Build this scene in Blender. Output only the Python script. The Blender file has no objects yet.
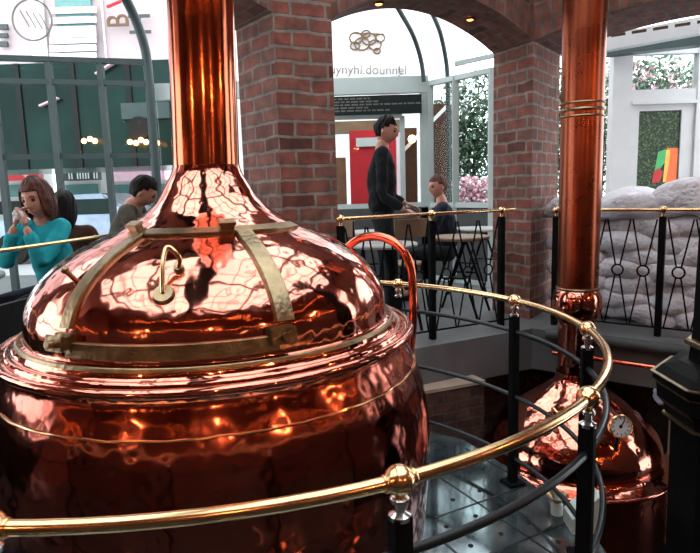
import bpy, bmesh, math, random
from mathutils import Vector, Matrix, noise
random.seed(7)
PI = math.pi
R = math.radians
COL = bpy.context.scene.collection

# ------------------------------------------------------------------ materials
def newmat(name):
    m = bpy.data.materials.new(name); m.use_nodes = True
    nt = m.node_tree
    for n in list(nt.nodes): nt.nodes.remove(n)
    out = nt.nodes.new('ShaderNodeOutputMaterial')
    return m, nt, out
def N(nt, t, **kw):
    n = nt.nodes.new(t)
    for k, v in kw.items():
        if k in n.inputs: n.inputs[k].default_value = v
        else: setattr(n, k, v)
    return n
def c4(c): return (c[0], c[1], c[2], 1)
def ramp(nt, fac, stops):
    r = nt.nodes.new('ShaderNodeValToRGB'); e = r.color_ramp.elements
    e[0].position, e[0].color = stops[0][0], c4(stops[0][1])
    e[1].position, e[1].color = stops[-1][0], c4(stops[-1][1])
    for p, c in stops[1:-1]:
        x = e.new(p); x.color = c4(c)
    nt.links.new(fac, r.inputs[0]); return r.outputs[0]
def pbr(name, col, rough=.5, metal=0, var=.15, vscale=6, bump=0, bscale=40, rvar=0, coat=0, spec=.5, bdist=.02, detail=4):
    m, nt, out = newmat(name)
    b = N(nt, 'ShaderNodeBsdfPrincipled', Roughness=rough, Metallic=metal)
    b.inputs['Coat Weight'].default_value = coat
    b.inputs['Specular IOR Level'].default_value = spec
    tc = N(nt, 'ShaderNodeTexCoord')
    nz = N(nt, 'ShaderNodeTexNoise', Scale=vscale, Detail=detail)
    nt.links.new(tc.outputs['Object'], nz.inputs['Vector'])
    c0 = [x*(1-var) for x in col]; c1 = [min(1, x*(1+var)) for x in col]
    nt.links.new(ramp(nt, nz.outputs['Fac'], [(.3, c0), (.7, c1)]), b.inputs['Base Color'])
    if rvar:
        mr = N(nt, 'ShaderNodeMapRange'); mr.inputs[3].default_value = rough-rvar; mr.inputs[4].default_value = rough+rvar
        nt.links.new(nz.outputs['Fac'], mr.inputs[0]); nt.links.new(mr.outputs[0], b.inputs['Roughness'])
    if bump:
        n2 = N(nt, 'ShaderNodeTexNoise', Scale=bscale, Detail=3)
        nt.links.new(tc.outputs['Object'], n2.inputs['Vector'])
        bp = N(nt, 'ShaderNodeBump', Strength=bump, Distance=bdist)
        nt.links.new(n2.outputs['Fac'], bp.inputs['Height']); nt.links.new(bp.outputs[0], b.inputs['Normal'])
    nt.links.new(b.outputs[0], out.inputs[0]); return m
def copper(name, col, rough, hs=26, hstr=.12, dull=.0):
    # hand beaten sheet copper: small dimples over slow waves, thin stains
    m, nt, out = newmat(name)
    b = N(nt, 'ShaderNodeBsdfPrincipled', Metallic=1.0)
    tc = N(nt, 'ShaderNodeTexCoord')
    nz = N(nt, 'ShaderNodeTexNoise', Scale=3.5, Detail=6); nt.links.new(tc.outputs['Object'], nz.inputs['Vector'])
    dk = [x*(1-.22-dull) for x in col]
    nt.links.new(ramp(nt, nz.outputs['Fac'], [(.3, dk), (.65, col)]), b.inputs['Base Color'])
    mr = N(nt, 'ShaderNodeMapRange'); mr.inputs[3].default_value = rough*.6; mr.inputs[4].default_value = rough*1.5
    nt.links.new(nz.outputs['Fac'], mr.inputs[0]); nt.links.new(mr.outputs[0], b.inputs['Roughness'])
    vo = N(nt, 'ShaderNodeTexVoronoi', Scale=hs, feature='SMOOTH_F1'); nt.links.new(tc.outputs['Object'], vo.inputs['Vector'])
    n3 = N(nt, 'ShaderNodeTexNoise', Scale=7, Detail=2); nt.links.new(tc.outputs['Object'], n3.inputs['Vector'])
    b1 = N(nt, 'ShaderNodeBump', Strength=hstr, Distance=.01); nt.links.new(vo.outputs['Distance'], b1.inputs['Height'])
    b2 = N(nt, 'ShaderNodeBump', Strength=hstr*1.3, Distance=.02); nt.links.new(n3.outputs['Fac'], b2.inputs['Height'])
    nt.links.new(b1.outputs[0], b2.inputs['Normal']); nt.links.new(b2.outputs[0], b.inputs['Normal'])
    nt.links.new(b.outputs[0], out.inputs[0]); return m
def brickmat(name, c1, c2, mortar, bw=.26, bh=.1, dark=.5):
    m, nt, out = newmat(name)
    b = N(nt, 'ShaderNodeBsdfPrincipled', Roughness=.85)
    uv = N(nt, 'ShaderNodeUVMap')
    wn = N(nt, 'ShaderNodeTexNoise', Scale=7, Detail=2); nt.links.new(uv.outputs[0], wn.inputs['Vector'])
    mx = N(nt, 'ShaderNodeMix', data_type='VECTOR'); 
    sub = N(nt, 'ShaderNodeVectorMath', operation='SUBTRACT'); nt.links.new(wn.outputs['Color'], sub.inputs[0]); sub.inputs[1].default_value = (.5, .5, .5)
    scl = N(nt, 'ShaderNodeVectorMath', operation='SCALE'); nt.links.new(sub.outputs[0], scl.inputs[0]); scl.inputs['Scale'].default_value = .036
    add = N(nt, 'ShaderNodeVectorMath', operation='ADD'); nt.links.new(uv.outputs[0], add.inputs[0]); nt.links.new(scl.outputs[0], add.inputs[1])
    br = N(nt, 'ShaderNodeTexBrick'); br.offset = .5; br.squash = 1
    for k, v in (('Scale', 1), ('Mortar Size', .012), ('Mortar Smooth', .25), ('Bias', -.1), ('Brick Width', bw), ('Row Height', bh)): br.inputs[k].default_value = v
    br.inputs['Color1'].default_value = c4(c1); br.inputs['Color2'].default_value = c4(c2); br.inputs['Mortar'].default_value = c4(mortar)
    nt.links.new(add.outputs[0], br.inputs['Vector'])
    # per-brick darkness: a second brick pattern of the same layout used as a random value
    b3 = N(nt, 'ShaderNodeTexBrick'); b3.offset = .5; b3.squash = 1
    for k, v in (('Scale', 1), ('Mortar Size', 0), ('Bias', 0), ('Brick Width', bw), ('Row Height', bh)): b3.inputs[k].default_value = v
    b3.inputs['Color1'].default_value = (0, 0, 0, 1); b3.inputs['Color2'].default_value = (1, 1, 1, 1)
    nt.links.new(add.outputs[0], b3.inputs['Vector'])
    dv = ramp(nt, b3.outputs['Color'], [(0, (.32,)*3), (.22, (.9,)*3), (1, (1.15,)*3)])
    nz = N(nt, 'ShaderNodeTexNoise', Scale=9, Detail=6); nt.links.new(uv.outputs[0], nz.inputs['Vector'])
    st = ramp(nt, nz.outputs['Fac'], [(.3, (1-dark,)*3), (.7, (1.2,)*3)])
    m1 = N(nt, 'ShaderNodeMix', data_type='RGBA', blend_type='MULTIPLY'); m1.inputs[0].default_value = 1
    nt.links.new(br.outputs['Color'], m1.inputs[6]); nt.links.new(dv, m1.inputs[7])
    m3 = N(nt, 'ShaderNodeMix', data_type='RGBA'); nt.links.new(br.outputs['Fac'], m3.inputs[0]); nt.links.new(m1.outputs[2], m3.inputs[6]); m3.inputs[7].default_value = c4(mortar)
    m2 = N(nt, 'ShaderNodeMix', data_type='RGBA', blend_type='MULTIPLY'); m2.inputs[0].default_value = 1
    nt.links.new(m3.outputs[2], m2.inputs[6]); nt.links.new(st, m2.inputs[7])
    nt.links.new(m2.outputs[2], b.inputs['Base Color'])
    ma = N(nt, 'ShaderNodeMath', operation='MULTIPLY_ADD'); nt.links.new(br.outputs['Fac'], ma.inputs[0]); ma.inputs[1].default_value = -1
    nt.links.new(nz.outputs['Fac'], ma.inputs[2])
    bp = N(nt, 'ShaderNodeBump', Strength=.9, Distance=.012); nt.links.new(ma.outputs[0], bp.inputs['Height']); nt.links.new(bp.outputs[0], b.inputs['Normal'])
    nt.links.new(b.outputs[0], out.inputs[0]); return m
def glassmat(name, tint=(.9, .95, .94), gl=.12, rough=.02):
    m, nt, out = newmat(name)
    t = N(nt, 'ShaderNodeBsdfTransparent', Color=c4(tint)); g = N(nt, 'ShaderNodeBsdfGlossy', Roughness=rough)
    lw = N(nt, 'ShaderNodeLayerWeight', Blend=gl); mx = N(nt, 'ShaderNodeMixShader')
    nt.links.new(lw.outputs['Fresnel'], mx.inputs[0]); nt.links.new(t.outputs[0], mx.inputs[1]); nt.links.new(g.outputs[0], mx.inputs[2])
    nt.links.new(mx.outputs[0], out.inputs[0]); return m
def emit(name, col, s):
    m, nt, out = newmat(name); e = N(nt, 'ShaderNodeEmission', Color=c4(col), Strength=s); nt.links.new(e.outputs[0], out.inputs[0]); return m
def foliage(name, a, b_, c, s=14):
    m, nt, out = newmat(name)
    b = N(nt, 'ShaderNodeBsdfPrincipled', Roughness=.6); tc = N(nt, 'ShaderNodeTexCoord')
    v = N(nt, 'ShaderNodeTexVoronoi', Scale=s); nt.links.new(tc.outputs['Object'], v.inputs['Vector'])
    sp = N(nt, 'ShaderNodeSeparateColor'); nt.links.new(v.outputs['Color'], sp.inputs[0])
    nt.links.new(ramp(nt, sp.outputs[0], [(0, a), (.6, b_), (1, c)]), b.inputs['Base Color']); nt.links.new(b.outputs[0], out.inputs[0]); return m

M = {}
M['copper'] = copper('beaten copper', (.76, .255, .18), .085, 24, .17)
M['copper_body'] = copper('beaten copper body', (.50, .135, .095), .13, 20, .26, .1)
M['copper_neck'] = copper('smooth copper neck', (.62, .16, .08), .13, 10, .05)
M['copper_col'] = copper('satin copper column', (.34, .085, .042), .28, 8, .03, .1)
M['copper_pipe'] = pbr('copper pipe', (.8, .2, .12), .15, 1)
M['brass'] = pbr('brass', (.76, .50, .26), .2, 1, .15, 10, rvar=.06)
M['brass_dull'] = pbr('dull brass', (.30, .225, .13), .33, 1, .25, 20, .15, 60, rvar=.1)
M['iron'] = pbr('black iron', (.006, .0065, .007), .4, 0, .2, 10, .1, 80, spec=.03)
M['iron_rail'] = pbr('blue grey iron', (.008, .013, .016), .3, 0, .2, spec=.3)
M['steel'] = pbr('bright steel', (.7, .7, .7), .2, 1)
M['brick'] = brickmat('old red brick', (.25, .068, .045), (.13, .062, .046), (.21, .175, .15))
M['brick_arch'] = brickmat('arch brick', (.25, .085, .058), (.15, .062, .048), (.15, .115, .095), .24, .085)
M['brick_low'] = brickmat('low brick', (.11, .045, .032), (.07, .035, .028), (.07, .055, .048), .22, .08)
M['concrete'] = pbr('grey concrete', (.045, .048, .049), .7, 0, .2, 5, .2, 40)
M['floor'] = pbr('grey terrace floor', (.11, .113, .118), .5, 0, .2, 3, .1, 30)
M['dark'] = pbr('dark paint', (.008, .008, .008), .5, spec=.2)
M['ceiling'] = pbr('dark ceiling', (.17, .055, .04), .6, spec=.2)
M['frame'] = pbr('white painted frame', (.40, .47, .455), .45, 0, .04)
M['frame_grey'] = pbr('grey painted frame', (.045, .065, .066), .45, 0, .08, spec=.25)
M['white'] = pbr('white paint', (.60, .62, .63), .5, 0, .04)
M['glass'] = glassmat('window glass')
M['glass_roof'] = glassmat('roof glass', (.92, .95, .96), .08)
M['bag'] = pbr('sandbag cloth', (.68, .66, .71), .85, 0, .12, 9, .9, 30, bdist=.03)
M['skin'] = pbr('skin', (.46, .22, .155), .5, 0, .06, 12)
M['hair_b'] = pbr('brown hair', (.085, .026, .016), .5, 0, .5, 30, .6, 90, spec=.2)
M['hair_k'] = pbr('black hair', (.007, .005, .005), .5, 0, .3, 30, .4, 90, spec=.1)
M['teal'] = pbr('teal shirt', (.02, .33, .38), .8, 0, .12, 8, .5, 16, bdist=.03, spec=.15)
M['olive'] = pbr('olive jumper', (.075, .065, .052), .9, 0, .12, 8, .4, 20, bdist=.03, spec=.15)
M['brown'] = pbr('brown jacket', (.07, .035, .022), .9, 0, .15, 8, .4, 20, bdist=.03, spec=.15)
M['charcoal'] = pbr('charcoal shirt', (.011, .013, .015), .9, 0, .12, 8, .4, 20, bdist=.03, spec=.15)
M['navy'] = pbr('dark blue jacket', (.008, .010, .02), .8, 0, .12, 8, .4, 20, bdist=.03, spec=.15)
M['eye'] = pbr('eye', (.03, .02, .02), .2)
M['lip'] = pbr('lips', (.45, .16, .14), .5)
M['wood'] = pbr('tan wood', (.20, .12, .07), .5, 0, .2, 6)
M['wood_d'] = pbr('dark wood', (.06, .026, .013), .45, 0, .3, 6)
M['marble'] = pbr('pale marble', (.42, .42, .41), .3, 0, .1, 6)
M['facade'] = pbr('pale pink facade', (.43, .365, .38), .8, 0, .05, 1)
M['facade_w'] = pbr('white facade', (.70, .69, .69), .8, 0, .03, 1)
M['street'] = pbr('street', (.40, .40, .42), .8, 0, .1)
M['tealglass'] = pbr('dark green glass', (.006, .022, .019), .15, 0, .6, .8, spec=.12)
M['paleteal'] = pbr('pale teal blind', (.10, .24, .23), .6, 0, .1)
M['signblack'] = pbr('black sign', (.008, .014, .014), .5, spec=.2)
M['red'] = pbr('red paint', (.55, .02, .03), .5, 0, .1)
M['pink'] = pbr('pale pink', (.75, .45, .55), .6)
M['ochre'] = pbr('ochre lettering', (.10, .055, .02), .6)
M['greyletter'] = pbr('grey lettering', (.10, .10, .09), .6)
M['orange'] = pbr('orange glass', (1.0, .16, .02), .4)
M['yellow'] = pbr('yellow glass', (.95, .55, .08), .4)
M['green'] = pbr('green glass', (.05, .45, .12), .4)
M['leaf'] = foliage('leaves', (.004, .014, .006), (.014, .045, .016), (.10, .16, .06), 55)
M['leaf2'] = foliage('pale leaves', (.03, .08, .05), (.10, .2, .12), (.45, .55, .42), 40)
M['flower'] = foliage('flowers', (.5, .12, .2), (.8, .5, .6), (.9, .85, .85), 20)
M['bulb'] = emit('warm bulb', (1, .34, .09), 26)
M['neon'] = emit('orange lamp glow', (1, .22, .05), 14)
M['warmlamp'] = emit('warm lamp glow', (1, .62, .32), 7)
M['rope'] = pbr('pale blue rope', (.45, .50, .62), .8, 0, .15, 30)
M['plastic'] = pbr('pale plastic', (.62, .70, .66), .35, 0, .05)
M['tape'] = pbr('tan board', (.36, .26, .2), .7)
# deck plate: dark glossy steel plate with bolts
def deckmat():
    m, nt, out = newmat('riveted deck plate')
    b = N(nt, 'ShaderNodeBsdfPrincipled', Metallic=.75)
    tc = N(nt, 'ShaderNodeTexCoord')
    nz = N(nt, 'ShaderNodeTexNoise', Scale=5, Detail=5); nt.links.new(tc.outputs['Object'], nz.inputs['Vector'])
    nt.links.new(ramp(nt, nz.outputs['Fac'], [(.35, (.045, .062, .066)), (.65, (.20, .26, .28))]), b.inputs['Base Color'])
    mr = N(nt, 'ShaderNodeMapRange'); mr.inputs[3].default_value = .03; mr.inputs[4].default_value = .12
    nt.links.new(nz.outputs['Fac'], mr.inputs[0]); nt.links.new(mr.outputs[0], b.inputs['Roughness'])
    nt.links.new(b.outputs[0], out.inputs[0]); return m
M['deck'] = deckmat()

# ------------------------------------------------------------------ mesh helpers
def link(o, parent=None):
    COL.objects.link(o)
    if parent: o.parent = parent
    return o
def tag(o, label=None, cat=None, group=None, kind=None):
    if label: o['label'] = label
    if cat: o['category'] = cat
    if group: o['group'] = group
    if kind: o['kind'] = kind
    return o
def empty(name, loc, label, cat, group=None, rz=0):
    o = bpy.data.objects.new(name, None); o.location = loc; o.rotation_euler = (0, 0, rz); o.empty_display_size = .1
    link(o); return tag(o, label, cat, group)
def obj(name, bm, mat, parent=None, smooth=True, loc=None, world=True):
    """link a bmesh as one object; vertices are world coordinates unless world=False, then local to the parent"""
    me = bpy.data.meshes.new(name)
    if parent is not None and world:
        bpy_m = Matrix.Translation(parent.location) @ Matrix.Rotation(parent.rotation_euler.z, 4, 'Z')
        bm.transform(bpy_m.inverted())
    if parent is None and world and loc is not None:
        bm.transform(Matrix.Translation(-Vector(loc)))
    bm.normal_update(); bm.to_mesh(me); bm.free()
    for m in (mat if isinstance(mat, (list, tuple)) else [mat]): me.materials.append(m)
    for p in me.polygons: p.use_smooth = smooth
    if smooth:
        try: me.set_sharp_from_angle(angle=R(38))
        except Exception: pass
    o = bpy.data.objects.new(name, me)
    if loc is not None: o.location = loc
    return link(o, parent)
def copy_tree(o, parent=None):
    c = o.copy(); COL.objects.link(c); c.parent = parent
    for ch in list(o.children): copy_tree(ch, c)
    return c
def B(): return bmesh.new()
def box(bm, lo, hi, rz=0, bev=0, ctr=None):
    lo, hi = Vector(lo), Vector(hi); c = (lo+hi)/2; s = hi-lo
    mt = Matrix.Translation(c) @ Matrix.Rotation(rz, 4, 'Z') @ Matrix.Diagonal((s.x, s.y, s.z, 1))
    r = bmesh.ops.create_cube(bm, size=1, matrix=mt)
    if bev:
        es = list({e for v in r['verts'] for e in v.link_edges})
        bmesh.ops.bevel(bm, geom=es, offset=bev, segments=2, affect='EDGES')
def prism(bm, pts, z0, z1, uv=False):
    n = len(pts); a = [bm.verts.new((p[0], p[1], z0)) for p in pts]; b = [bm.verts.new((p[0], p[1], z1)) for p in pts]
    fs = [bm.faces.new(list(reversed(a))), bm.faces.new(b)]
    L = bm.loops.layers.uv.verify() if uv else None; u = 0
    for i in range(n):
        j = (i+1) % n; f = bm.faces.new((a[i], a[j], b[j], b[i])); fs.append(f)
        d = math.dist(pts[i][:2], pts[j][:2])
        if uv:
            for lp, (uu, vv) in zip(f.loops, ((u, z0), (u+d, z0), (u+d, z1), (u, z1))): lp[L].uv = (uu, vv)
        u += d
    if uv:
        for f in fs[:2]:
            for lp in f.loops: lp[L].uv = lp.vert.co.xy
    bmesh.ops.recalc_face_normals(bm, faces=fs)
    return fs
def tube(bm, pts, r, n=12, closed=False, caps=True, flat=None):
    pts = [Vector(p) for p in pts]; m = len(pts); rr = r if isinstance(r, (list, tuple)) else [r]*m
    rings = []; up = Vector((0, 0, 1)); prev = None
    for i, p in enumerate(pts):
        if closed: t = pts[(i+1) % m]-pts[i-1]
        else: t = pts[min(i+1, m-1)]-pts[max(i-1, 0)]
        t.normalize()
        if prev is None:
            a = up.cross(t)
            if a.length < .1: a = Vector((1, 0, 0)).cross(t)
        else: a = prev-t*prev.dot(t)
        a.normalize(); prev = a; b = t.cross(a)
        rings.append([bm.verts.new(p+(a*math.cos(2*PI*k/n)+b*math.sin(2*PI*k/n))*rr[i]) for k in range(n)])
    fs = []
    for i in range(m if closed else m-1):
        A, Bq = rings[i], rings[(i+1) % m]
        for k in range(n): fs.append(bm.faces.new((A[k], A[(k+1) % n], Bq[(k+1) % n], Bq[k])))
    if caps and not closed: fs += [bm.faces.new(list(reversed(rings[0]))), bm.faces.new(rings[-1])]
    return fs
def lathe(bm, prof, c=(0, 0, 0), n=96, cap=True, noise_amp=0):
    rings = []
    for r, z in prof:
        if r < 1e-5: rings.append([bm.verts.new((c[0], c[1], c[2]+z))])
        else: rings.append([bm.verts.new((c[0]+r*math.cos(2*PI*k/n), c[1]+r*math.sin(2*PI*k/n), c[2]+z)) for k in range(n)])
    for A, Bq in zip(rings, rings[1:]):
        for k in range(n):
            k2 = (k+1) % n
            if len(A) == 1 and len(Bq) == 1: continue
            if len(A) == 1: bm.faces.new((A[0], Bq[k2], Bq[k]))
            elif len(Bq) == 1: bm.faces.new((A[k], A[k2], Bq[0]))
            else: bm.faces.new((A[k], A[k2], Bq[k2], Bq[k]))
    if cap:
        for rg in (rings[0], rings[-1]):
            if len(rg) > 1: bm.faces.new(rg)
    bmesh.ops.recalc_face_normals(bm, faces=bm.faces[:])
def sphere(bm, c, r, u=24, v=16, sc=(1, 1, 1)):
    bmesh.ops.create_uvsphere(bm, u_segments=u, v_segments=v, radius=r, matrix=Matrix.Translation(c) @ Matrix.Diagonal((*sc, 1)))
def smoothprof(pts, sub=5):
    """Catmull-Rom through the profile points"""
    out = []
    P = [Vector(p) for p in pts]
    for i in range(len(P)-1):
        p0 = P[max(i-1, 0)]; p1 = P[i]; p2 = P[i+1]; p3 = P[min(i+2, len(P)-1)]
        for s in range(sub):
            t = s/sub
            out.append(tuple(.5*((2*p1)+(p2-p0)*t+(2*p0-5*p1+4*p2-p3)*t*t+(3*p1-p0-3*p2+p3)*t**3)))
    out.append(tuple(P[-1])); return out
def text_bm(s, size, depth, mat4):
    cu = bpy.data.curves.new('t', 'FONT'); cu.body = s; cu.size = size; cu.extrude = depth; cu.align_x = 'CENTER'; cu.align_y = 'CENTER'
    o = bpy.data.objects.new('t', cu); COL.objects.link(o); dg = bpy.context.evaluated_depsgraph_get()
    me = bpy.data.meshes.new_from_object(o.evaluated_get(dg)); bm = B(); bm.from_mesh(me); bm.transform(mat4)
    bpy.data.objects.remove(o); bpy.data.meshes.remove(me); return bm
def frame4(o, x, up, sx=1):
    """matrix whose X runs along x, Y along up, Z out of the page"""
    x = Vector(x).normalized(); up = Vector(up); up = (up-x*up.dot(x)).normalized(); z = x.cross(up)
    m = Matrix((x*sx, up, z)).transposed().to_4x4(); m.translation = Vector(o); return m

# ------------------------------------------------------------------ camera: focal length 590 px, 8.4 deg down, slight roll
H = 1.62; pit, roll = .146, -.030
cp, sp, cr, sr = math.cos(pit), math.sin(pit), math.cos(roll), math.sin(roll)
Fw = Vector((0, cp, -sp)); U0 = Vector((0, sp, cp)); R0 = Vector((1, 0, 0))
rv = cr*R0+sr*U0; uv_ = -sr*R0+cr*U0
cam = bpy.data.cameras.new('camera'); co = bpy.data.objects.new('camera', cam); COL.objects.link(co)
mw = Matrix((rv, uv_, -Fw)).transposed().to_4x4(); mw.translation = (0, 0, H); co.matrix_world = mw
cam.sensor_width = 36; cam.lens = 590/700*36; cam.clip_start = .05; cam.clip_end = 300
bpy.context.scene.camera = co

C = Vector((-.568, 2.475))          # axis of the big kettle and of the round railing
def pol(th, r, z, c=C): return Vector((c.x+r*math.cos(R(th)), c.y+r*math.sin(R(th)), z))

# ------------------------------------------------------------------ big copper kettle
DOME = [(.133, 1.74), (.145, 1.70), (.172, 1.655), (.205, 1.60), (.262, 1.545), (.34, 1.5), (.42, 1.462), (.5, 1.425), (.56, 1.39), (.615, 1.35), (.665, 1.30), (.700, 1.245), (.720, 1.19), (.727, 1.115), (.732, 1.103), (.744, 1.098)]
def dome_rz(r):
    for (r0, z0), (r1, z1) in zip(DOME, DOME[1:]):
        if r0 <= r <= r1: return z0+(z1-z0)*(r-r0)/(r1-r0)
    return DOME[-1][1]
DP = smoothprof(DOME, 6)
def strip(bm, path_fn, w, th, n=24):
    pass
kettle = empty('brew_kettle', (C.x, C.y, 0), 'huge polished copper brewing kettle with a wide domed lid, standing inside the round brass railing', 'kettle')
bm = B(); lathe(bm, [(0, 3.86), (.125, 3.86), (.127, 3.0), (.13, 2.4), (.133, 1.9), (.134, 1.735)], (C.x, C.y, 0), 64, cap=False)
for v in bm.verts: v.co.x += .030*(v.co.z-1.735)
obj('neck', bm, M['copper_neck'], kettle)
bm = B(); lathe(bm, DP, (C.x, C.y, 0), 144, cap=False); 
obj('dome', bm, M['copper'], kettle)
def surf(th, r, off=0):
    """point and normal on the dome at angle th and radius r"""
    # find segment in smooth profile
    best = min(range(len(DP)-1), key=lambda i: 0 if DP[i][0] <= r <= DP[i+1][0] else min(abs(DP[i][0]-r), abs(DP[i+1][0]-r)))
    (r0, z0), (r1, z1) = DP[best], DP[best+1]; t = (r-r0)/max(1e-6, r1-r0); z = z0+(z1-z0)*t
    nr, nz = -(z1-z0), (r1-r0); L = math.hypot(nr, nz); nr /= L; nz /= L
    a = R(th); n = Vector((nr*math.cos(a), nr*math.sin(a), nz))
    return pol(th, r, z)+n*off, n
def band(bm, pts_n, w, t):
    """flat strap of width w and thickness t through (point, normal) pairs"""
    rows = []
    for i, (p, n) in enumerate(pts_n):
        a = pts_n[max(0, i-1)][0]; b = pts_n[min(len(pts_n)-1, i+1)][0]
        s = (b-a).normalized().cross(n).normalized()*w/2
        e = s*.86
        rows.append([bm.verts.new(p-s-n*.004), bm.verts.new(p-s+n*t*.6), bm.verts.new(p-e+n*t), bm.verts.new(p+e+n*t), bm.verts.new(p+s+n*t*.6), bm.verts.new(p+s-n*.004)])
    for A, Q in zip(rows, rows[1:]):
        for k in range(6): bm.faces.new((A[k], A[(k+1) % 6], Q[(k+1) % 6], Q[k]))
    bm.faces.new(rows[0]); bm.faces.new(list(reversed(rows[-1])))
    bmesh.ops.recalc_face_normals(bm, faces=bm.faces[:])
bm = B(); lathe(bm, smoothprof([(.742, 1.094), (.746, 1.103), (.753, 1.103), (.758, 1.090)], 4), (C.x, C.y, 0), 144, cap=False)
obj('seam_ring', bm, M['brass_dull'], kettle)
bm = B()
lathe(bm, smoothprof([(.757, 1.092), (.763, 1.076), (.773, 1.068), (.784, 1.071), (.793, 1.064), (.799, 1.052), (.808, 1.050)], 3)+[(.823+.017*math.sin(R(a)), 1.045+.017*math.cos(R(a))) for a in range(-40, 200, 15)]+[(.805, 1.022), (.80, 1.01)], (C.x, C.y, 0), 144, cap=False)
obj('flange', bm, M['copper'], kettle)
bm = B(); lathe(bm, smoothprof([(.80, 1.01), (.806, .99), (.830, .94), (.868, .84), (.893, .71), (.902, .57), (.893, .40), (.875, .2), (.855, .02)], 5), (C.x, C.y, 0), 144, cap=False)
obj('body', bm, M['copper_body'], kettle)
bm = B()
tube(bm, [pol(a*2, .8445+.0015*math.sin(a*.7)+.002*noise.noise(Vector((a*.3, 0, 0))), (.912)+.006*noise.noise(Vector((a*.35, 3, 0)))) for a in range(180)], .0042, 6, closed=True)
obj('weld_seam', bm, M['brass'], kettle)  # thin wavy brass ring raised on the body below the flange
# inspection hatch on the dome
for an_, w_ in ((-117.2, .05), (-59.5, .066)):
    bm = B(); band(bm, [surf(an_, r) for r in [.385+.33*i/20 for i in range(21)]], w_, .014)
    obj('side_strap', bm, M['brass_dull'], kettle)
bm = B(); band(bm, [surf(a, .372) for a in range(-122, -16, 3)], .045, .012)
o = obj('top_strap', bm, M['brass_dull'], kettle)
bm = B(); band(bm, [(pol(a, (.727), 1.146), Vector((math.cos(R(a)), math.sin(R(a)), .12)).normalized()) for a in range(-116, -60, 2)], .052, .016)
obj('bottom_strap', bm, M['brass_dull'], kettle)
def block(th, r, s, name, lift=0.0, zc=None, hgt=.05):
    p, n = surf(th, r)
    if zc is not None: p = pol(th, r, zc); n = Vector((math.cos(R(th)), math.sin(R(th)), .15)).normalized()
    t = Vector((-math.sin(R(th)), math.cos(R(th)), 0)); u = n.cross(t).normalized()
    mt = Matrix((t, u, n)).transposed().to_4x4(); mt.translation = p
    b = B()
    def bx_(x0, x1, y0, y1, z0, z1, bev=.003):
        r_ = bmesh.ops.create_cube(b, size=1, matrix=mt @ Matrix.Translation(((x0+x1)/2, (y0+y1)/2, (z0+z1)/2)) @ Matrix.Diagonal((x1-x0, y1-y0, z1-z0, 1)))
        bmesh.ops.bevel(b, geom=list({e for v in r_['verts'] for e in v.link_edges}), offset=bev, segments=2, affect='EDGES')
    bx_(-s, s, -s*.75, s*.75, -.01, .016)
    bx_(-s*.8, s*.8, -s*.5, s*.5, .01, hgt)
    bx_(-s, s, -s*.65, s*.65, hgt-.008, hgt+.004)
    if zc is not None:
        bmesh.ops.create_cone(b, cap_ends=True, segments=16, radius1=s*.36, radius2=s*.3, depth=.03, matrix=mt @ Matrix.Translation((0, -.002, hgt+.012)))
    obj(name, b, M['brass_dull'], kettle)
block(-120.5, .372, .031, 'hinge_block', hgt=.04); block(-68.1, .372, .031, 'hinge_block', hgt=.04)
block(-116.8, .727, .040, 'clamp', zc=1.168, hgt=.045); block(-61.5, .727, .042, 'clamp', zc=1.168, hgt=.045)
# bail handle
p1, n1 = surf(-90.5, .655); p2, n2 = surf(-87.5, .575)
bm = B(); a1 = p1+n1*.012; a2 = p2+n2*.012; ap = p2+Vector((-.03, -.02, .075))
tube(bm, smoothprof([a1, a1.lerp(ap, .5)+Vector((-.006, 0, .012)), ap, ap.lerp(a2, .25)+Vector((.018, 0, .0)), ap.lerp(a2, .6)+Vector((.018, 0, 0)), a2], 5), .008, 10)
hd = obj('handle', bm, M['brass'], kettle)
for p, n, s in ((p1, n1, .036), (p2, n2, .018)):
    bm = B(); bmesh.ops.create_cone(bm, cap_ends=True, segments=28, radius1=s, radius2=s*.85, depth=.014, matrix=Matrix.Translation(p+n*.006) @ n.to_track_quat('Z', 'Y').to_matrix().to_4x4())
    obj('handle_plate', bm, M['brass_dull'], kettle)
bm = B(); p, n = surf(-127.1, .609); tube(bm, [p-n*.005, p+n*.03], .009, 10); sphere(bm, p+n*.034, .014, 14, 10)
obj('knob', bm, M['brass_dull'], kettle)
# rivets round the dome foot
# vapour pipe
bm = B()
tube(bm, smoothprof([(-.03, 2.82, 1.27), (.0, 2.80, 1.345), (.07, 2.76, 1.395), (.155, 2.71, 1.402), (.235, 2.67, 1.36), (.285, 2.65, 1.27), (.297, 2.66, 1.12), (.297, 2.70, .98), (.285, 2.76, .8), (.26, 2.80, .5), (.25, 2.81, .02)], 6), .0195, 16)
obj('overflow_pipe', bm, M['copper_pipe'], kettle)

kettle.location.x -= .010
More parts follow.
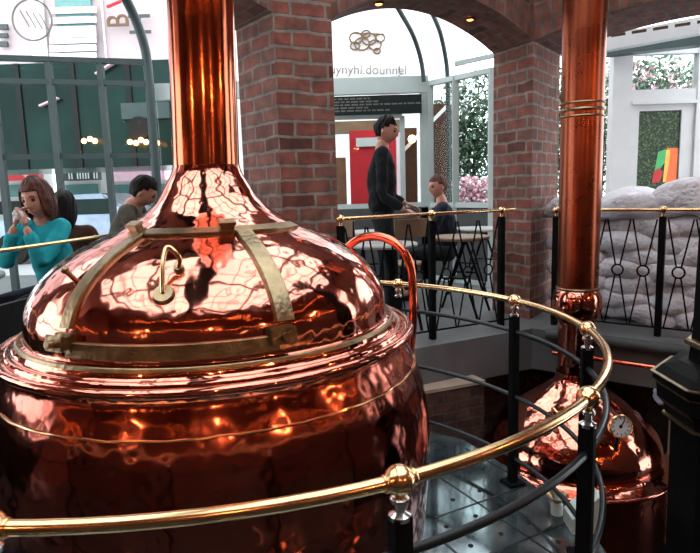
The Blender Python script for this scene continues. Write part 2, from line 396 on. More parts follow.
# ------------------------------------------------------------------ round railing about the kettle
RR = 1.492; ZR = 1.02
def ringpt(th, z, dr=0):
    # fractionally out of round, as measured by eye along the bend
    r = RR + .035*math.exp(-((th+0)/38)**2)*1.6 - .03*math.exp(-((th+90)/35)**2)+dr
    return pol(th, r, z)
rail = empty('round_railing', (C.x, C.y, 0), 'curved brass-topped railing with black posts bending round the big kettle', 'railing')
A0, A1 = -190, 104
bm = B(); tube(bm, [ringpt(a, ZR) for a in range(A0, A1+1, 3)], .0155, 14); obj('handrail', bm, M['brass'], rail)
for dz in (.165, .52, .87):
    bm = B(); tube(bm, [ringpt(a, ZR-dz) for a in range(A0, A1+1, 3)], .0115, 10); obj('lower_rail', bm, M['iron_rail'], rail)
for th in (-184.5, -154.5, -124.5, -94.5, -63.6, -35.6, -3.5, 21.5, 54.5, 84.5):
    p = ringpt(th, 0); bm = B()
    box(bm, (p.x-.021, p.y-.021, .0), (p.x+.021, p.y+.021, ZR-.075), R(th), .003)
    box(bm, (p.x-.05, p.y-.05, .0), (p.x+.05, p.y+.05, .014), R(th), .003)
    post = obj('post', bm, M['iron'], rail)
    bm = B(); lathe(bm, [(0, -.085), (.024, -.085), (.024, -.075), (.012, -.068), (.012, -.05), (.021, -.046), (.021, -.038), (.013, -.03), (0, -.03)], (p.x, p.y, ZR), 20, cap=False)
    col = obj('collar', bm, M['steel'], None); col.parent = post; col.location = -Vector((C.x, C.y, 0))
    bm = B(); t = Vector((-math.sin(R(th)), math.cos(R(th)), 0))
    q = t.to_track_quat('Z', 'Y').to_matrix().to_4x4(); q.translation = (p.x, p.y, ZR)
    b2 = B(); lathe(b2, smoothprof([(.018, -.038), (.020, -.034), (.018, -.030), (.026, -.022), (.0325, -.010), (.0335, 0), (.0325, .010), (.026, .022), (.018, .030), (.020, .034), (.018, .038)], 2), (0, 0, 0), 24); b2.transform(q)
    obj('ball_joint', b2, M['brass'], rail)

# ------------------------------------------------------------------ second kettle in the pit
K = Vector((1.66, 4.25))
k2 = empty('sunken_kettle', (K.x, K.y, -1.2), 'smaller copper kettle sunk in the brick pit under the copper column', 'kettle')
def S(dz=0): return (K.x, K.y, dz-.075)
bm = B(); lathe(bm, smoothprof([(.135, .31), (.15, .25), (.20, .20), (.30, .135), (.42, .06), (.52, -.04), (.585, -.15), (.607, -.24), (.60, -.29)], 5), S(), 96, cap=False); obj('dome', bm, M['copper'], k2)
bm = B(); lathe(bm, smoothprof([(.60, -.29), (.615, -.315), (.64, -.33), (.69, -.345)], 3)+[(.69+.016*math.sin(R(a)), -.361+.016*math.cos(R(a))) for a in range(10, 200, 15)]+[(.64, -.39)], S(), 96, cap=False); obj('flange', bm, M['copper'], k2)
bm = B(); lathe(bm, smoothprof([(.64, -.39), (.645, -.45), (.655, -.6), (.65, -.9), (.62, -1.2)], 4), S(), 96, cap=False); obj('body', bm, M['copper_body'], k2)
bm = B(); lathe(bm, smoothprof([(.128, .28), (.13, .45), (.13, .66), (.137, .70), (.162, .74), (.176, .80), (.172, .87), (.155, .915), (.143, .93)], 4), S(), 64, cap=False); obj('collar_bulb', bm, M['copper'], k2)
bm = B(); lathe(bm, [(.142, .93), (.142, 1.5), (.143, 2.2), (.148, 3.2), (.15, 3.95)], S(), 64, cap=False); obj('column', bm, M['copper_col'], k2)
for z in (.905, .94, 2.15, 2.195, 2.24):
    rr = .1445
    bm = B(); w = .008 if z != 2.195 else .012
    lathe(bm, [(rr-.004, z-w), (rr+.006, z-w*.7), (rr+.009, z), (rr+.006, z+w*.7), (rr-.004, z+w)], S(), 64, cap=False); obj('column_band', bm, M['brass_dull'], k2)
bm = B(); a = -112
hd = []
tube(bm, smoothprof([(1.40, 3.98, .03), (1.38, 3.9, .08), (1.42, 3.84, .03)], 4), .01, 8); obj('handle', bm, M['brass'], k2)
# thermometer
gd = Vector((.0, -1, .25)).normalized(); gc = Vector((1.735, 3.66, .04))
g = empty('thermometer', (gc.x, gc.y, gc.z), 'round white-faced dial thermometer with a brass rim on the sunken kettle', 'thermometer')
q = gd.to_track_quat('Z', 'Y').to_matrix().to_4x4(); q.translation = gc
def gob(name, prof, mat, n=40):
    b = B(); lathe(b, prof, (0, 0, 0), n, cap=False); b.transform(q); return obj(name, b, mat, g)
gob('case', [(0, -.03), (.07, -.03), (.076, -.02), (.078, .012), (.072, .02), (.066, .012), (.066, .004)], M['brass'])
dial = gob('dial', [(.067, .004), (0, .004)], M['white'])
b = B()
for k in range(12):
    an = R(30*k); b_ = bmesh.ops.create_cube(b, size=1, matrix=Matrix.Rotation(an, 4, 'Z') @ Matrix.Translation((0, .053, .006)) @ Matrix.Diagonal((.005, .014, .003, 1)))
b.transform(q); obj('scale_marks', b, M['dark'], g)
b = B(); bmesh.ops.create_cube(b, size=1, matrix=Matrix.Rotation(R(-35), 4, 'Z') @ Matrix.Translation((0, .015, .009)) @ Matrix.Diagonal((.006, .06, .003, 1)))
bmesh.ops.create_cone(b, cap_ends=True, segments=16, radius1=.011, radius2=.009, depth=.008, matrix=Matrix.Translation((0, 0, .009))); b.transform(q); obj('needle', b, M['dark'], g)
b = B(); tube(b, [gc+Vector((0, .03, -.05)), gc+Vector((-.0, .06, -.2))], .012, 10); obj('stem', b, M['dark'], g)

# ------------------------------------------------------------------ arcade
dA = Vector((.9, .436)); C2 = Vector((1.60, 5.18)); dB = Vector((.8, -.6))
PL = [(-.465, 4.16), (-.075, 4.35), (-.293, 4.80), (-.79, 4.59)]
PM = [(1.60, 5.18), (2.03, 5.76), (1.70, 6.02), (1.378, 5.64)]
PR = [(3.30, 3.90), (3.75, 3.62), (4.1, 4.1), (3.72, 4.50)]
PL2 = [(-2.97, 2.65), (-2.65, 2.77), (-3.0, 3.21), (-3.45, 2.95)]
ZP = -1.2; ZS = 2.81
def pillar(pts, label, zb=ZP):
    b = B(); fs = prism(b, pts, zb, ZS+.02, uv=True)
    x = sum(p[0] for p in pts)/4; y = sum(p[1] for p in pts)/4
    bmesh.ops.subdivide_edges(b, edges=b.edges[:], cuts=1)
    o = obj('brick_pillar', b, M['brick'], None, smooth=False, loc=(x, y, zb)); tag(o, label, 'pillar', None)
pillar(PL, 'broad red brick pillar rising just behind the big kettle dome, nearer of the two in view')
pillar(PM, 'red brick pillar between the two arches, behind the copper column')
pillar(PR, 'brick pillar out of frame beyond the right end of the sandbags')
pillar(PL2, 'brick pillar out of frame left of the big kettle')
def arch(f0, f1, b0, b1, rise, label, ztop=3.9, n=28):
    """segmental brick arch between two pillars; front edge f0-f1, back edge b0-b1"""
    b = B(); L = b.loops.layers.uv.verify()
    f0, f1, b0, b1 = map(Vector, (f0, f1, b0, b1)); W = (f1-f0).length
    def zc(t): return ZS+rise*(1-(2*t-1)**2)
    ring = .27
    rows = []
    for i in range(n+1):
        t = i/n; pf = f0.lerp(f1, t); pb = b0.lerp(b1, t); z = zc(t)
        # voussoirs fan out from the springers
        sp_ = (2*t-1)*(.12 if rise > .2 else .06); pt = min(1.0, max(0.0, t+sp_*ring/W*2)); pf2 = f0.lerp(f1, pt); pb2 = b0.lerp(b1, pt)
        rows.append([b.verts.new((pb.x, pb.y, z)), b.verts.new((pf.x, pf.y, z)), b.verts.new((pf2.x, pf2.y, z+ring)), b.verts.new((pf2.x, pf2.y, ztop)), b.verts.new((pb2.x, pb2.y, ztop)), b.verts.new((pb2.x, pb2.y, z+ring))])
    dep = (f0-b0).length
    arc = 0
    for i in range(n):
        A, Q = rows[i], rows[i+1]; a0 = arc; arc += (A[1].co-Q[1].co).length
        specs = [(0, 1, (0, dep)), (1, 2, (dep, dep+ring)), (5, 0, (-ring, 0))]
        for k, k2, (v0, v1) in specs:
            f = b.faces.new((A[k], A[k2], Q[k2], Q[k]))
            for lp, uvv in zip(f.loops, ((v0, a0), (v1, a0), (v1, arc), (v0, arc))): lp[L].uv = uvv
            f.material_index = 0
        for k, k2 in ((2, 3), (3, 4), (4, 5)):
            f = b.faces.new((A[k], A[k2], Q[k2], Q[k])); f.material_index = 1
            for lp in f.loops:
                lp[L].uv = (a0 if lp.vert in A else arc, lp.vert.co.z)
    for rw in (rows[0], rows[-1]):
        f = b.faces.new(rw)
        for lp in f.loops: lp[L].uv = (lp.vert.co.x, lp.vert.co.z)
    bmesh.ops.recalc_face_normals(b, faces=b.faces[:])
    m = (f0+f1)/2
    o = obj('brick_arch', b, [M['brick_arch'], M['brick']], None, smooth=False, loc=(m.x, m.y, ZS)); tag(o, label, 'arch'); return o
arch(PL[1], PM[0], PL[2], PM[3], .29, 'segmental brick arch between the near pillar and the pillar behind the copper column')
arch(PM[0], PR[0], PM[1], PR[3], .14, 'shallow brick arch over the sandbags, right of the middle pillar')
arch(PL2[1], PL[0], PL2[2], PL[3], .27, 'brick arch springing leftwards from the near brick pillar')
# lumps of masonry above the pillars
for nm, pts in (('near', PL), ('middle', PM), ('far', PR), ('left', PL2)):
    b = B(); prism(b, pts, ZS+.02, 3.9, uv=True)
    x = sum(p[0] for p in pts)/4; y = sum(p[1] for p in pts)/4
    o = obj('brick_pier', b, M['brick'], None, smooth=False, loc=(x, y, ZS)); tag(o, 'brickwork continuing above the %s pillar between the arches' % nm, 'pier')
# soffit downlights
def down(p, label):
    t = empty('downlight', p, label, 'light')
    b = B(); lathe(b, [(.02, .004), (.04, .004), (.044, -.008), (.036, -.014), (.03, -.004)], p, 24, cap=False); obj('trim_ring', b, M['dark'], t)
    b = B(); lathe(b, [(.032, -.002), (.022, -.014), (0, -.018)], p, 24, cap=False); obj('lamp', b, M['neon'], t)
def soff(t, u):
    f = Vector(PL[1]).lerp(Vector(PM[0]), t); k = Vector(PL[2]).lerp(Vector(PM[3]), t); p = f.lerp(k, u)
    return (p.x, p.y, ZS+.29*(1-(2*t-1)**2)-.006)
down(soff(.28, .5), 'small orange downlight under the arch near its left end')
down(soff(.76, .55), 'small orange downlight under the arch near the middle pillar')

# ------------------------------------------------------------------ floors, pit, terrace
def struct(name, b, m, smooth=False, loc=None):
    o = obj(name, b, m, None, smooth=smooth, loc=loc); o['kind'] = 'structure'; return o
b = B(); prism(b, [(-5, -3.4), (4.2, -3.4), (4.2, .9), (1.55, 1.05), (1.08, 2.0), (1.10, 2.6), (.93, 3.12), (.70, 3.62), (.2, 3.98), (-1.2, 4.0), (-1.86, 3.6), (-2.05, 1.0), (-5, 1.0)], -.06, 0)
struct('floor', b, M['deck'])
b = B(); prism(b, [(-5.2, -3.5), (6, -3.5), (6, 6.2), (-5.2, 6.2)], ZP-.05, ZP); struct('floor', b, M['dark'])
TER = [(-2.30, 1.0), (-2.0, 4.02), (-.64, 4.02), (-.05, 4.06), (1.52, 4.84), (3.3, 3.5), (5.2, 2.2), (10, 2.2), (10, 9.4), (-9, 9.4), (-9, 1.0)]
b = B(); prism(b, TER, .07, .42); struct('floor', b, M['floor'])
# pit walls below the terrace
def wallstrip(name, pts, z0, z1, mat, th=.12):
    b = B(); pv = [Vector(p) for p in pts]
    for a, c in zip(pv, pv[1:]):
        d = (c-a).normalized(); n = Vector((-d.y, d.x))*th
        prism(b, [a, c, c+n, a+n], z0, z1, uv=True)
    return struct(name, b, mat)
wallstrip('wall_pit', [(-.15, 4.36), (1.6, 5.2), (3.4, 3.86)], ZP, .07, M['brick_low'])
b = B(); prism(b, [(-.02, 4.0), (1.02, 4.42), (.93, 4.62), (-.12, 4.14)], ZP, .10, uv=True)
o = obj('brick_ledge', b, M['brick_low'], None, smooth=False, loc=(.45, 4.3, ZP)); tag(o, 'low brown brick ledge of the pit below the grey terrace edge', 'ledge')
b = B(); prism(b, [(-.02, 3.99), (1.03, 4.41), (.93, 4.63), (-.13, 4.14)], .10, .125)
o = obj('ledge_cap', b, M['tape'], None, smooth=False, loc=(.45, 4.3, .1)); tag(o, 'brown capping along the low brick ledge', 'capping')
# grey kerb pipe and red pipe beneath the right hand terrace
b = B(); tube(b, [(1.60, 4.72, .40), (3.25, 3.46, .40)], .045, 16); o = obj('kerb_pipe', b, M['concrete'], None, loc=(2.4, 4.1, .4)); tag(o, 'thick grey pipe along the terrace edge under the sandbags', 'pipe')
b = B(); tube(b, [(1.62, 4.62, .27), (3.05, 3.50, .27)], .018, 12); o = obj('copper_line', b, M['copper_pipe'], None, loc=(2.4, 4.1, .27)); tag(o, 'thin red copper pipe under the grey terrace edge', 'pipe')
# tile joints and bolts on the deck
b = B()
for k in range(-2, 9):
    for u in (0, 1):
        pass
grid = bpy.data.objects.new
def ondeck(p): 
    x, y = p
    return (Vector(p)-C).length < 1.62 and (Vector(p)-C).length > .93 or (.5 < x < 1.1 and 1.6 < y < 3.0)
b = B(); bolts = []
ca, sa = math.cos(R(28)), math.sin(R(28))
cell = .36
for i in range(-9, 10):
    for j in range(-9, 10):
        cx, cy = .55+ca*i*cell-sa*j*cell, 2.6+sa*i*cell+ca*j*cell
        for du, dv in ((-.09, -.09), (.09, .09), (-.09, .09), (.09, -.09)):
            p = (cx+ca*du-sa*dv, cy+sa*du+ca*dv)
            if ondeck(p): bolts.append(p)
bolts = [p for p in bolts if p[0] > -.2]
for p in bolts: lathe(b, [(.013, -.001), (.012, .003), (.006, .0055), (0, .006)], (p[0], p[1], 0), 10, cap=False)
o = obj('deck_bolts', b, M['dark'], None, loc=(.5, 2.5, 0)); tag(o, 'rows of dark bolt heads on the shiny deck plates', 'bolt', kind='stuff')
b = B()
for i in range(-9, 10):
    for dirn in (0, 1):
        for j in range(-40, 40):
            s = (i+.5)*cell; t0, t1 = j*.09, (j+1)*.09
            def q_(s, t): return (.55+ca*s-sa*t, 2.6+sa*s+ca*t) if dirn == 0 else (.55+ca*t-sa*s, 2.6+sa*t+ca*s)
            p0, p1 = q_(s, t0), q_(s, t1)
            if ondeck(p0) and ondeck(p1) and p0[0] > -.3:
                d = (Vector(p1)-Vector(p0)).normalized(); n = Vector((-d.y, d.x))*.006
                vs = [b.verts.new((q.x, q.y, .0015)) for q in (Vector(p0)-n, Vector(p1)-n, Vector(p1)+n, Vector(p0)+n)]; b.faces.new(vs)
o = obj('plate_joints', b, M['iron_rail'], None, loc=(.5, 2.5, 0)); tag(o, 'dark joint strips between the deck plates', 'joint', kind='stuff')

# ------------------------------------------------------------------ terrace railings with crossed bar panels
def terrace_rail(p0, p1, z, posts, label, motif=.19, zf=.42, panel=True, ball=.03, ztop=None, mots=None):
    p0, p1 = Vector(p0), Vector(p1); d = (p1-p0).normalized(); L = (p1-p0).length
    t = empty('terrace_railing', (p0.x, p0.y, zf), label, 'railing')
    b = B(); tube(b, [(p0.x, p0.y, z), (p1.x, p1.y, z)], .013, 12); obj('handrail', b, M['brass'], t)
    for s in posts:
        p = p0+d*s; b = B(); box(b, (p.x-.024, p.y-.024, zf), (p.x+.024, p.y+.024, z-.05), math.atan2(d.y, d.x), .004)
        pst = obj('post', b, M['iron'], t)
        b = B(); sphere(b, (p.x, p.y, z), ball, 18, 12); tube(b, [(p.x, p.y, z-.052), (p.x, p.y, z)], .014, 10); obj('ball_joint', b, M['brass'], t)
    if panel:
        zt, zb = z-.07, zf+.07; zm = (zt*.52+zb*.48)
        b = B()
        for zz in (zb,): tube(b, [(p0.x, p0.y, zz), (p1.x, p1.y, zz)], .008, 6)
        obj('lower_bar', b, M['iron'], t)
        for a_, c_ in (mots or zip(posts, posts[1:])):
            n = max(1, round((c_-a_-.06)/motif)); w = (c_-a_-.06)/n
            for k in range(n):
                s0 = a_+.03+k*w; cx = s0+w/2; b = B()
                def P3(s, zz): q = p0+d*s; return Vector((q.x, q.y, zz))
                rr = .042
                for sg in (-1, 1):
                    tube(b, [P3(cx+sg*w*.46, zt), P3(cx+sg*rr*.4, zm+rr*.9)], .0065, 6)
                    tube(b, [P3(cx+sg*w*.46, zb), P3(cx+sg*rr*.4, zm-rr*.9)], .0065, 6)
                tube(b, [P3(cx+rr*math.cos(x*PI/8), zm+rr*math.sin(x*PI/8)) for x in range(16)], .007, 6, closed=True)
                obj('crossed_bars', b, M['iron'], t)
    return t
def rp(t, off, d=dA, o=C2):  # point along the arcade line A, off metres towards the kettles
    n = Vector((.436, -.9)); return o+d*t+n*off
terrace_rail(rp(-1.93, .12), rp(-.29, .12), 1.415, [0.03, .81, 1.50], 'brass-topped terrace railing with crossed iron bars under the larger arch')
def rpb(t, off): return C2+dB*t+Vector((-.6, -.8))*off
terrace_rail(rpb(.22, .10), rpb(2.0, .10), 1.40, [.03, .83, 1.63], 'brass-topped railing with ringed crossing bars in front of the sandbags')
tl = terrace_rail((-2.32, 1.4), (-1.80, 4.43), 1.335, [.2, 1.4], 'brass handrail on a low black panel beside the woman in the teal shirt', panel=False)
b = B(); d = (Vector((-1.80, 4.43))-Vector((-2.32, 1.4))).normalized(); n = Vector((-d.y, d.x))*.02
prism(b, [Vector((-2.32, 1.4))-n, Vector((-1.80, 4.43))-n, Vector((-1.80, 4.43))+n, Vector((-2.32, 1.4))+n], .42, 1.03); obj('kick_panel', b, M['dark'], tl, smooth=False)

# ------------------------------------------------------------------ black newel post with gold lines
nx, ny = 1.60, 2.30
nw = empty('newel_post', (nx, ny, -1.2), 'thick black octagonal newel post with gold lines at the right edge of the view', 'post')
def octa(b, prof, seg=8, rot=22.5):
    rings = [[b.verts.new((nx+r*math.cos(R(rot+45*k)), ny+r*math.sin(R(rot+45*k)), z)) for k in range(seg)] for r, z in prof]
    for A, Q in zip(rings, rings[1:]):
        for k in range(seg): b.faces.new((A[k], A[(k+1) % seg], Q[(k+1) % seg], Q[k]))
    b.faces.new(rings[0]); b.faces.new(rings[-1]); bmesh.ops.recalc_face_normals(b, faces=b.faces[:])
b = B(); octa(b, [(.27, -1.2), (.27, .0), (.262, .04), (.268, .60), (.29, .635), (.30, .68), (.325, .71), (.33, .775), (.345, .79), (.345, .815), (.31, .85), (.25, .875), (.225, .88)]); obj('pedestal', b, M['iron'], nw, smooth=False)
b = B(); octa(b, [(.215, .87), (.205, 1.0), (.20, 1.5), (.19, 2.2), (.18, 3.88)]); obj('shaft', b, M['iron'], nw, smooth=False)
for rr, z, w in ((.327, .775, .004), (.292, .637, .007), (.30, .70, .004), (.222, .955, .014), (.345, .818, .004)):
    b = B(); octa(b, [(rr, z-w), (rr+.010, z-w*.6), (rr+.010, z+w*.6), (rr, z+w)]); obj('gold_line', b, M['brass_dull'], nw, smooth=False)

# rope coil, board and small clutter round the sunken kettle
b = B()
for j in range(2):
    tube(b, [(2.42+.14*math.cos(x*.35), 4.24+.09*math.sin(x*.35), .0+.035*j+.012*math.sin(x*1.7)) for x in range(18)], .028, 8, closed=True)
o = obj('rope_coil', b, M['rope'], None, loc=(2.42, 4.24, -.02)); tag(o, 'coil of pale blue rope on the tan box beside the newel post', 'rope')
b = B(); box(b, (2.40, 4.16, -1.2), (2.62, 4.32, -.03), R(-37), .008)
o = obj('tan_box', b, M['tape'], None, smooth=False, loc=(2.51, 4.24, -1.2)); tag(o, 'tall tan box standing in the pit behind the sunken kettle', 'box')
# funnel and can near the deck edge
t = empty('funnel', (.99, 2.72, 0), 'clear funnel in a white bottle on the deck at the foot of the picture', 'funnel')
b = B(); lathe(b, [(.055, .10), (.05, .095), (.012, .055), (.01, .0)], (.99, 2.72, 0), 24, cap=False); obj('bowl', b, M['brass_dull'], t)
b = B(); lathe(b, [(0, 0), (.028, 0), (.03, .05), (.012, .075), (.012, .12), (0, .12)], (.99, 2.72, 0), 20, cap=False); obj('bottle', b, M['plastic'], t)
t = empty('canister', (1.06, 2.60, 0), 'pale green plastic canister with a sloped shoulder behind the front railing post', 'canister')
b = B(); v = prism(b, [(1.0, 2.54), (1.13, 2.54), (1.13, 2.66), (1.0, 2.66)], 0, .19); 
for vv in b.verts:
    if vv.co.z > .1 and vv.co.x < 1.05: vv.co.z = .07
obj('tank', b, M['plastic'], t, smooth=False)
b = B(); lathe(b, [(0, .15), (.02, .15), (.02, .21), (0, .21)], (1.10, 2.60, 0), 16, cap=False); obj('cap', b, M['white'], t)

# ------------------------------------------------------------------ sandbags
def sandbag(seed, l=.66, w=.36, h=.19):
    b = B(); bmesh.ops.create_cube(b, size=2); bmesh.ops.subdivide_edges(b, edges=b.edges[:], cuts=9, use_grid_fill=True)
    off = Vector((seed*7.3, seed*3.1, seed))
    for v in b.verts:
        x, y, z = v.co
        d = v.co.normalized()
        # superellipsoid, corners pinched
        e = 1/((abs(x)**4+abs(y)**4+abs(z)**2.4)**(1/3.6)); p = v.co*e
        taper = 1-.25*abs(p.x)**3; th = (1-.55*abs(p.x)**4)
        q = Vector((p.x*l/2*1.0, p.y*w/2*(1.02-.12*abs(p.x)), p.z*h/2*th))
        q += v.co.normalized()*(noise.noise(q*6+off)*.045+noise.noise(q*16+off)*.010)
        q.z -= .022*(p.x**2) + .02*noise.noise(Vector((p.x*1.3, seed*2.2, 0)))
        v.co = q
    return b
protos = []
bagbase = None
names = ['bottom', 'second', 'third', 'fourth', 'fifth', 'sixth', 'seventh', 'eighth', 'ninth']
cols = ['against the brick pillar', 'behind the copper column', 'just right of the copper column', 'at the right end by the newel']
meshes = []
k = 0; bi = 0
for row in range(7):
    stagger = 0 if row % 2 == 0 else -.26
    for cidx in range(4):
        t = (.36 if row % 2 == 0 else .27)+cidx*.47-(.0 if row % 2 == 0 or cidx == 0 else .12)
        z = .42+.078+row*.124
        p = rpb(t, -.40+random.uniform(-.03, .03))
        if bi < 6:
            b = sandbag(bi+1); o = obj('sandbag', b, M['bag'], None); meshes.append(o)
        else:
            o = meshes[bi % 6].copy(); COL.objects.link(o)
        o.location = (p.x, p.y, z); o.rotation_euler = (random.uniform(-.07, .07), random.uniform(-.07, .07), math.atan2(dB.y, dB.x)+random.choice((0, PI))+random.uniform(-.12, .12))
        if cidx == 0: o.scale = (.72, .95, 1)
        tag(o, 'grey sandbag, %s layer up, %s' % (names[row], cols[cidx]), 'sandbag', 'sandbags stacked behind the railing'); bi += 1
for t, dz, l, h, lab in ((.27, .05, .5, .17, 'plump sandbag on top of the stack, poking out left of the copper column'), (.72, .07, .62, .22, 'pale plump sandbag on top of the stack, just right of the copper column'), (1.22, .10, .70, .30, 'largest pale sandbag heaped on top of the stack under the window poster'), (1.75, .04, .6, .2, 'sandbag lying on top at the far right end of the stack')):
    b = sandbag(20+int(t*10), l, .42, h); p = rpb(t, -.36)
    for v in b.verts: v.co.z += .05*(1-abs(v.co.x)/(l/2))
    o = obj('sandbag', b, M['bag'], None); o.location = (p.x, p.y, .42+.05+7*.124+dz); o.rotation_euler = (.1, random.uniform(-.15, .12), math.atan2(dB.y, dB.x)+random.uniform(-.15, .15)); tag(o, lab, 'sandbag', 'sandbags stacked behind the railing')

# ------------------------------------------------------------------ conservatory glazing
def P3(x, y, z): return Vector((x, y, z))
def ray(px, py, Y):
    d = Fw*590+rv*(px-350)+uv_*(276.5-py); return Vector((0, 0, H))+d*(Y/d.y)
def bar(b, a, c, w, dp=None):
    a, c = Vector(a), Vector(c); d = c-a; L = d.length; z = d.normalized()
    x = z.cross(Vector((0, 0, 1)))
    if x.length < .05: x = Vector((1, 0, 0))
    x.normalize(); y = z.cross(x); m = Matrix((x, y, z)).transposed().to_4x4(); m.translation = (a+c)/2
    bmesh.ops.create_cube(b, size=1, matrix=m @ Matrix.Diagonal((w, dp or w, L, 1)))
def window(idx, g0, g1, z0, z1, mull, trans, mat, w=.06, glass=True, name=None):
    """glazed screen from g0 to g1; mull: fractions of the posts; trans: heights of the cross bars"""
    g0, g1 = Vector(g0), Vector(g1)
    b = B()
    for f in mull:
        p = g0.lerp(g1, f); bar(b, (p.x, p.y, z0), (p.x, p.y, z1), w)
    for z, tw in trans: bar(b, (g0.x, g0.y, z), (g1.x, g1.y, z), tw, w*.8)
    fr = struct('window_%d' % idx, b, mat, loc=((g0.x+g1.x)/2, (g0.y+g1.y)/2, z0))
    if glass:
        b = B(); d = (g1-g0).normalized(); n = Vector((-d.y, d.x))*.004
        prism(b, [g0-n, g1-n, g1+n, g0+n], z0, z1)
        b.transform(Matrix.Translation(-fr.location)); gl = obj('glass_pane', b, M['glass'], None, smooth=False); gl.parent = fr
    return fr
# left screen
def hz(px): return 201-px*.03
G = {}
GL0 = Vector((-5.2, 6.75)); GL1 = Vector((-2.40, 7.55))
dL = (GL1-GL0).normalized()
def onL(px):  # where the sight line through column px meets the left screen
    r = ray(px, 200, 10); a = r.x/r.y  # x = a*y
    t = (a*GL0.y-GL0.x)/(dL.x-a*dL.y); return t/(GL1-GL0).length
def zat(px, py, t, g0=None, g1=None):
    p = (g0 or GL0).lerp(g1 or GL1, t); return ray(px, py, p.y).z
mull = [onL(x) for x in (-48, 6, 62, 112, 158)]
zA = zat(80, 59.5, onL(80)); zBm = zat(80, 82, onL(80)); zC = zat(80, 156, onL(80))
window(1, GL0, GL0.lerp(GL1, onL(158)), .42, zA, [m/onL(158) for m in mull[:-1]], [(zA, .085), (zBm, .07), (zC, .035), (.45, .06)], M['frame_grey'], .07)
# thick round-topped rib at the corner
pc = GL0.lerp(GL1, onL(158)); b = B()
zk = zat(155, 70, onL(155))
tube(b, smoothprof([(pc.x, pc.y, .42), (pc.x, pc.y, 2.4), (pc.x, pc.y, zk), (pc.x-.02, pc.y-.06, zk+.35), (pc.x-.10, pc.y-.25, zk+.72), (pc.x-.2, pc.y-.75, zk+1.05), (pc.x-.3, pc.y-1.6, zk+1.25)], 5), .055, 10)
o = obj('roof_rib', b, M['frame_grey'], None, loc=(pc.x, pc.y, .42)); tag(o, 'grey curved roof rib of the conservatory left of the kettle neck', 'rib')
# middle screen, seen through the larger arch
GM0 = Vector((-1.35, 7.75)); GM1 = ray(425, 100, 7.75).xy
def z_at(px, py, Y): return ray(px, py, Y).z
zt, zb_ = z_at(380, 77.5, 7.75), z_at(380, 94, 7.75)
Yd = 7.75
# pale header beam above the black sign
b = B(); x0 = ray(326, 90, Yd).x; x1 = ray(428, 90, Yd).x
box(b, (-2.4, Yd-.05, zb_), (x1, Yd+.05, zt)); o = struct('trim_1', b, M['frame'])
# post right of header and the doorway frame of the shop front
def vpost(b, px, w, z0, z1, Y=Yd): x = ray(px, 140, Y).x; bar(b, (x, Y, z0), (x, Y, z1), w, .08)
b = B(); vpost(b, 424, .095, .42, z_at(424, 82, Yd)); 
zf1, zf0 = z_at(370, 117, Yd), z_at(370, 206, Yd)
xl, xr_ = ray(331, 150, Yd).x, ray(402.5, 150, Yd).x
bar(b, (xl, Yd, zf1), (xr_, Yd, zf1), .05); bar(b, (xr_, Yd, .42), (xr_, Yd, zf1), .06); bar(b, (-1.4, Yd, zf0), (x1, Yd, zf0), .06)
fr = struct('window_2', b, M['frame'], loc=(0, Yd, .42))
b = B(); box(b, (-2.4, Yd+.03, .42), (x1, Yd+.036, zb_)); b.transform(Matrix.Translation(-fr.location)); gl = obj('glass_pane', b, M['glass'], None, smooth=False); gl.parent = fr
b = B(); box(b, (-2.4, Yd-.04, .42), (x1, Yd+.02, zf0-.03)); struct('wall_low', b, M['concrete'])
# black sign with rows of small white writing
sx0, sx1 = ray(330, 105, Yd-.1).x, ray(421.5, 105, Yd-.1).x; sz1, sz0 = z_at(380, 95.5, Yd-.1), z_at(380, 114.5, Yd-.1)
sg = empty('black_sign', ((sx0+sx1)/2, Yd-.1, sz0), 'long black board with rows of small white writing above the shop window', 'sign')
b = B(); box(b, (sx0, Yd-.12, sz0), (sx1, Yd-.09, sz1)); obj('board', b, M['signblack'], sg, smooth=False)
b = B(); rr = random.Random(3)
ends = [.45, .52, .95, .40, .62]
for k in range(5):
    z = sz1-.035-k*(sz1-sz0-.05)/5; x = sx0+.04
    while x < sx0+(sx1-sx0)*ends[k]:
        w = rr.uniform(.03, .09); box(b, (x, Yd-.124, z-.009), (x+w, Yd-.119, z+.009)); x += w+.018
obj('writing', b, M['greyletter'], sg, smooth=False)
# right part of the screen (430-494)
Y2 = 7.3
g0 = ray(430, 100, 7.72).xy; g1 = ray(494, 100, 6.95).xy
zc0 = z_at(440, 80, 7.6); 
window(3, g0, g1, .42, zc0, [0, .42, .97], [(zc0-.02, .07), (z_at(450, 205, 7.5), .07), (.45, .06)], M['frame'], .075)
b = B(); box(b, (0, 0, 0), (.01, .01, .01)); b.free()
# low wall under it
d_ = (g1-g0).normalized(); n_ = Vector((-d_.y, d_.x))*.02
b = B(); prism(b, [g0-n_, g1-n_, g1+n_, g0+n_], .42, z_at(450, 206, 7.5)); struct('wall_low', b, M['concrete'])
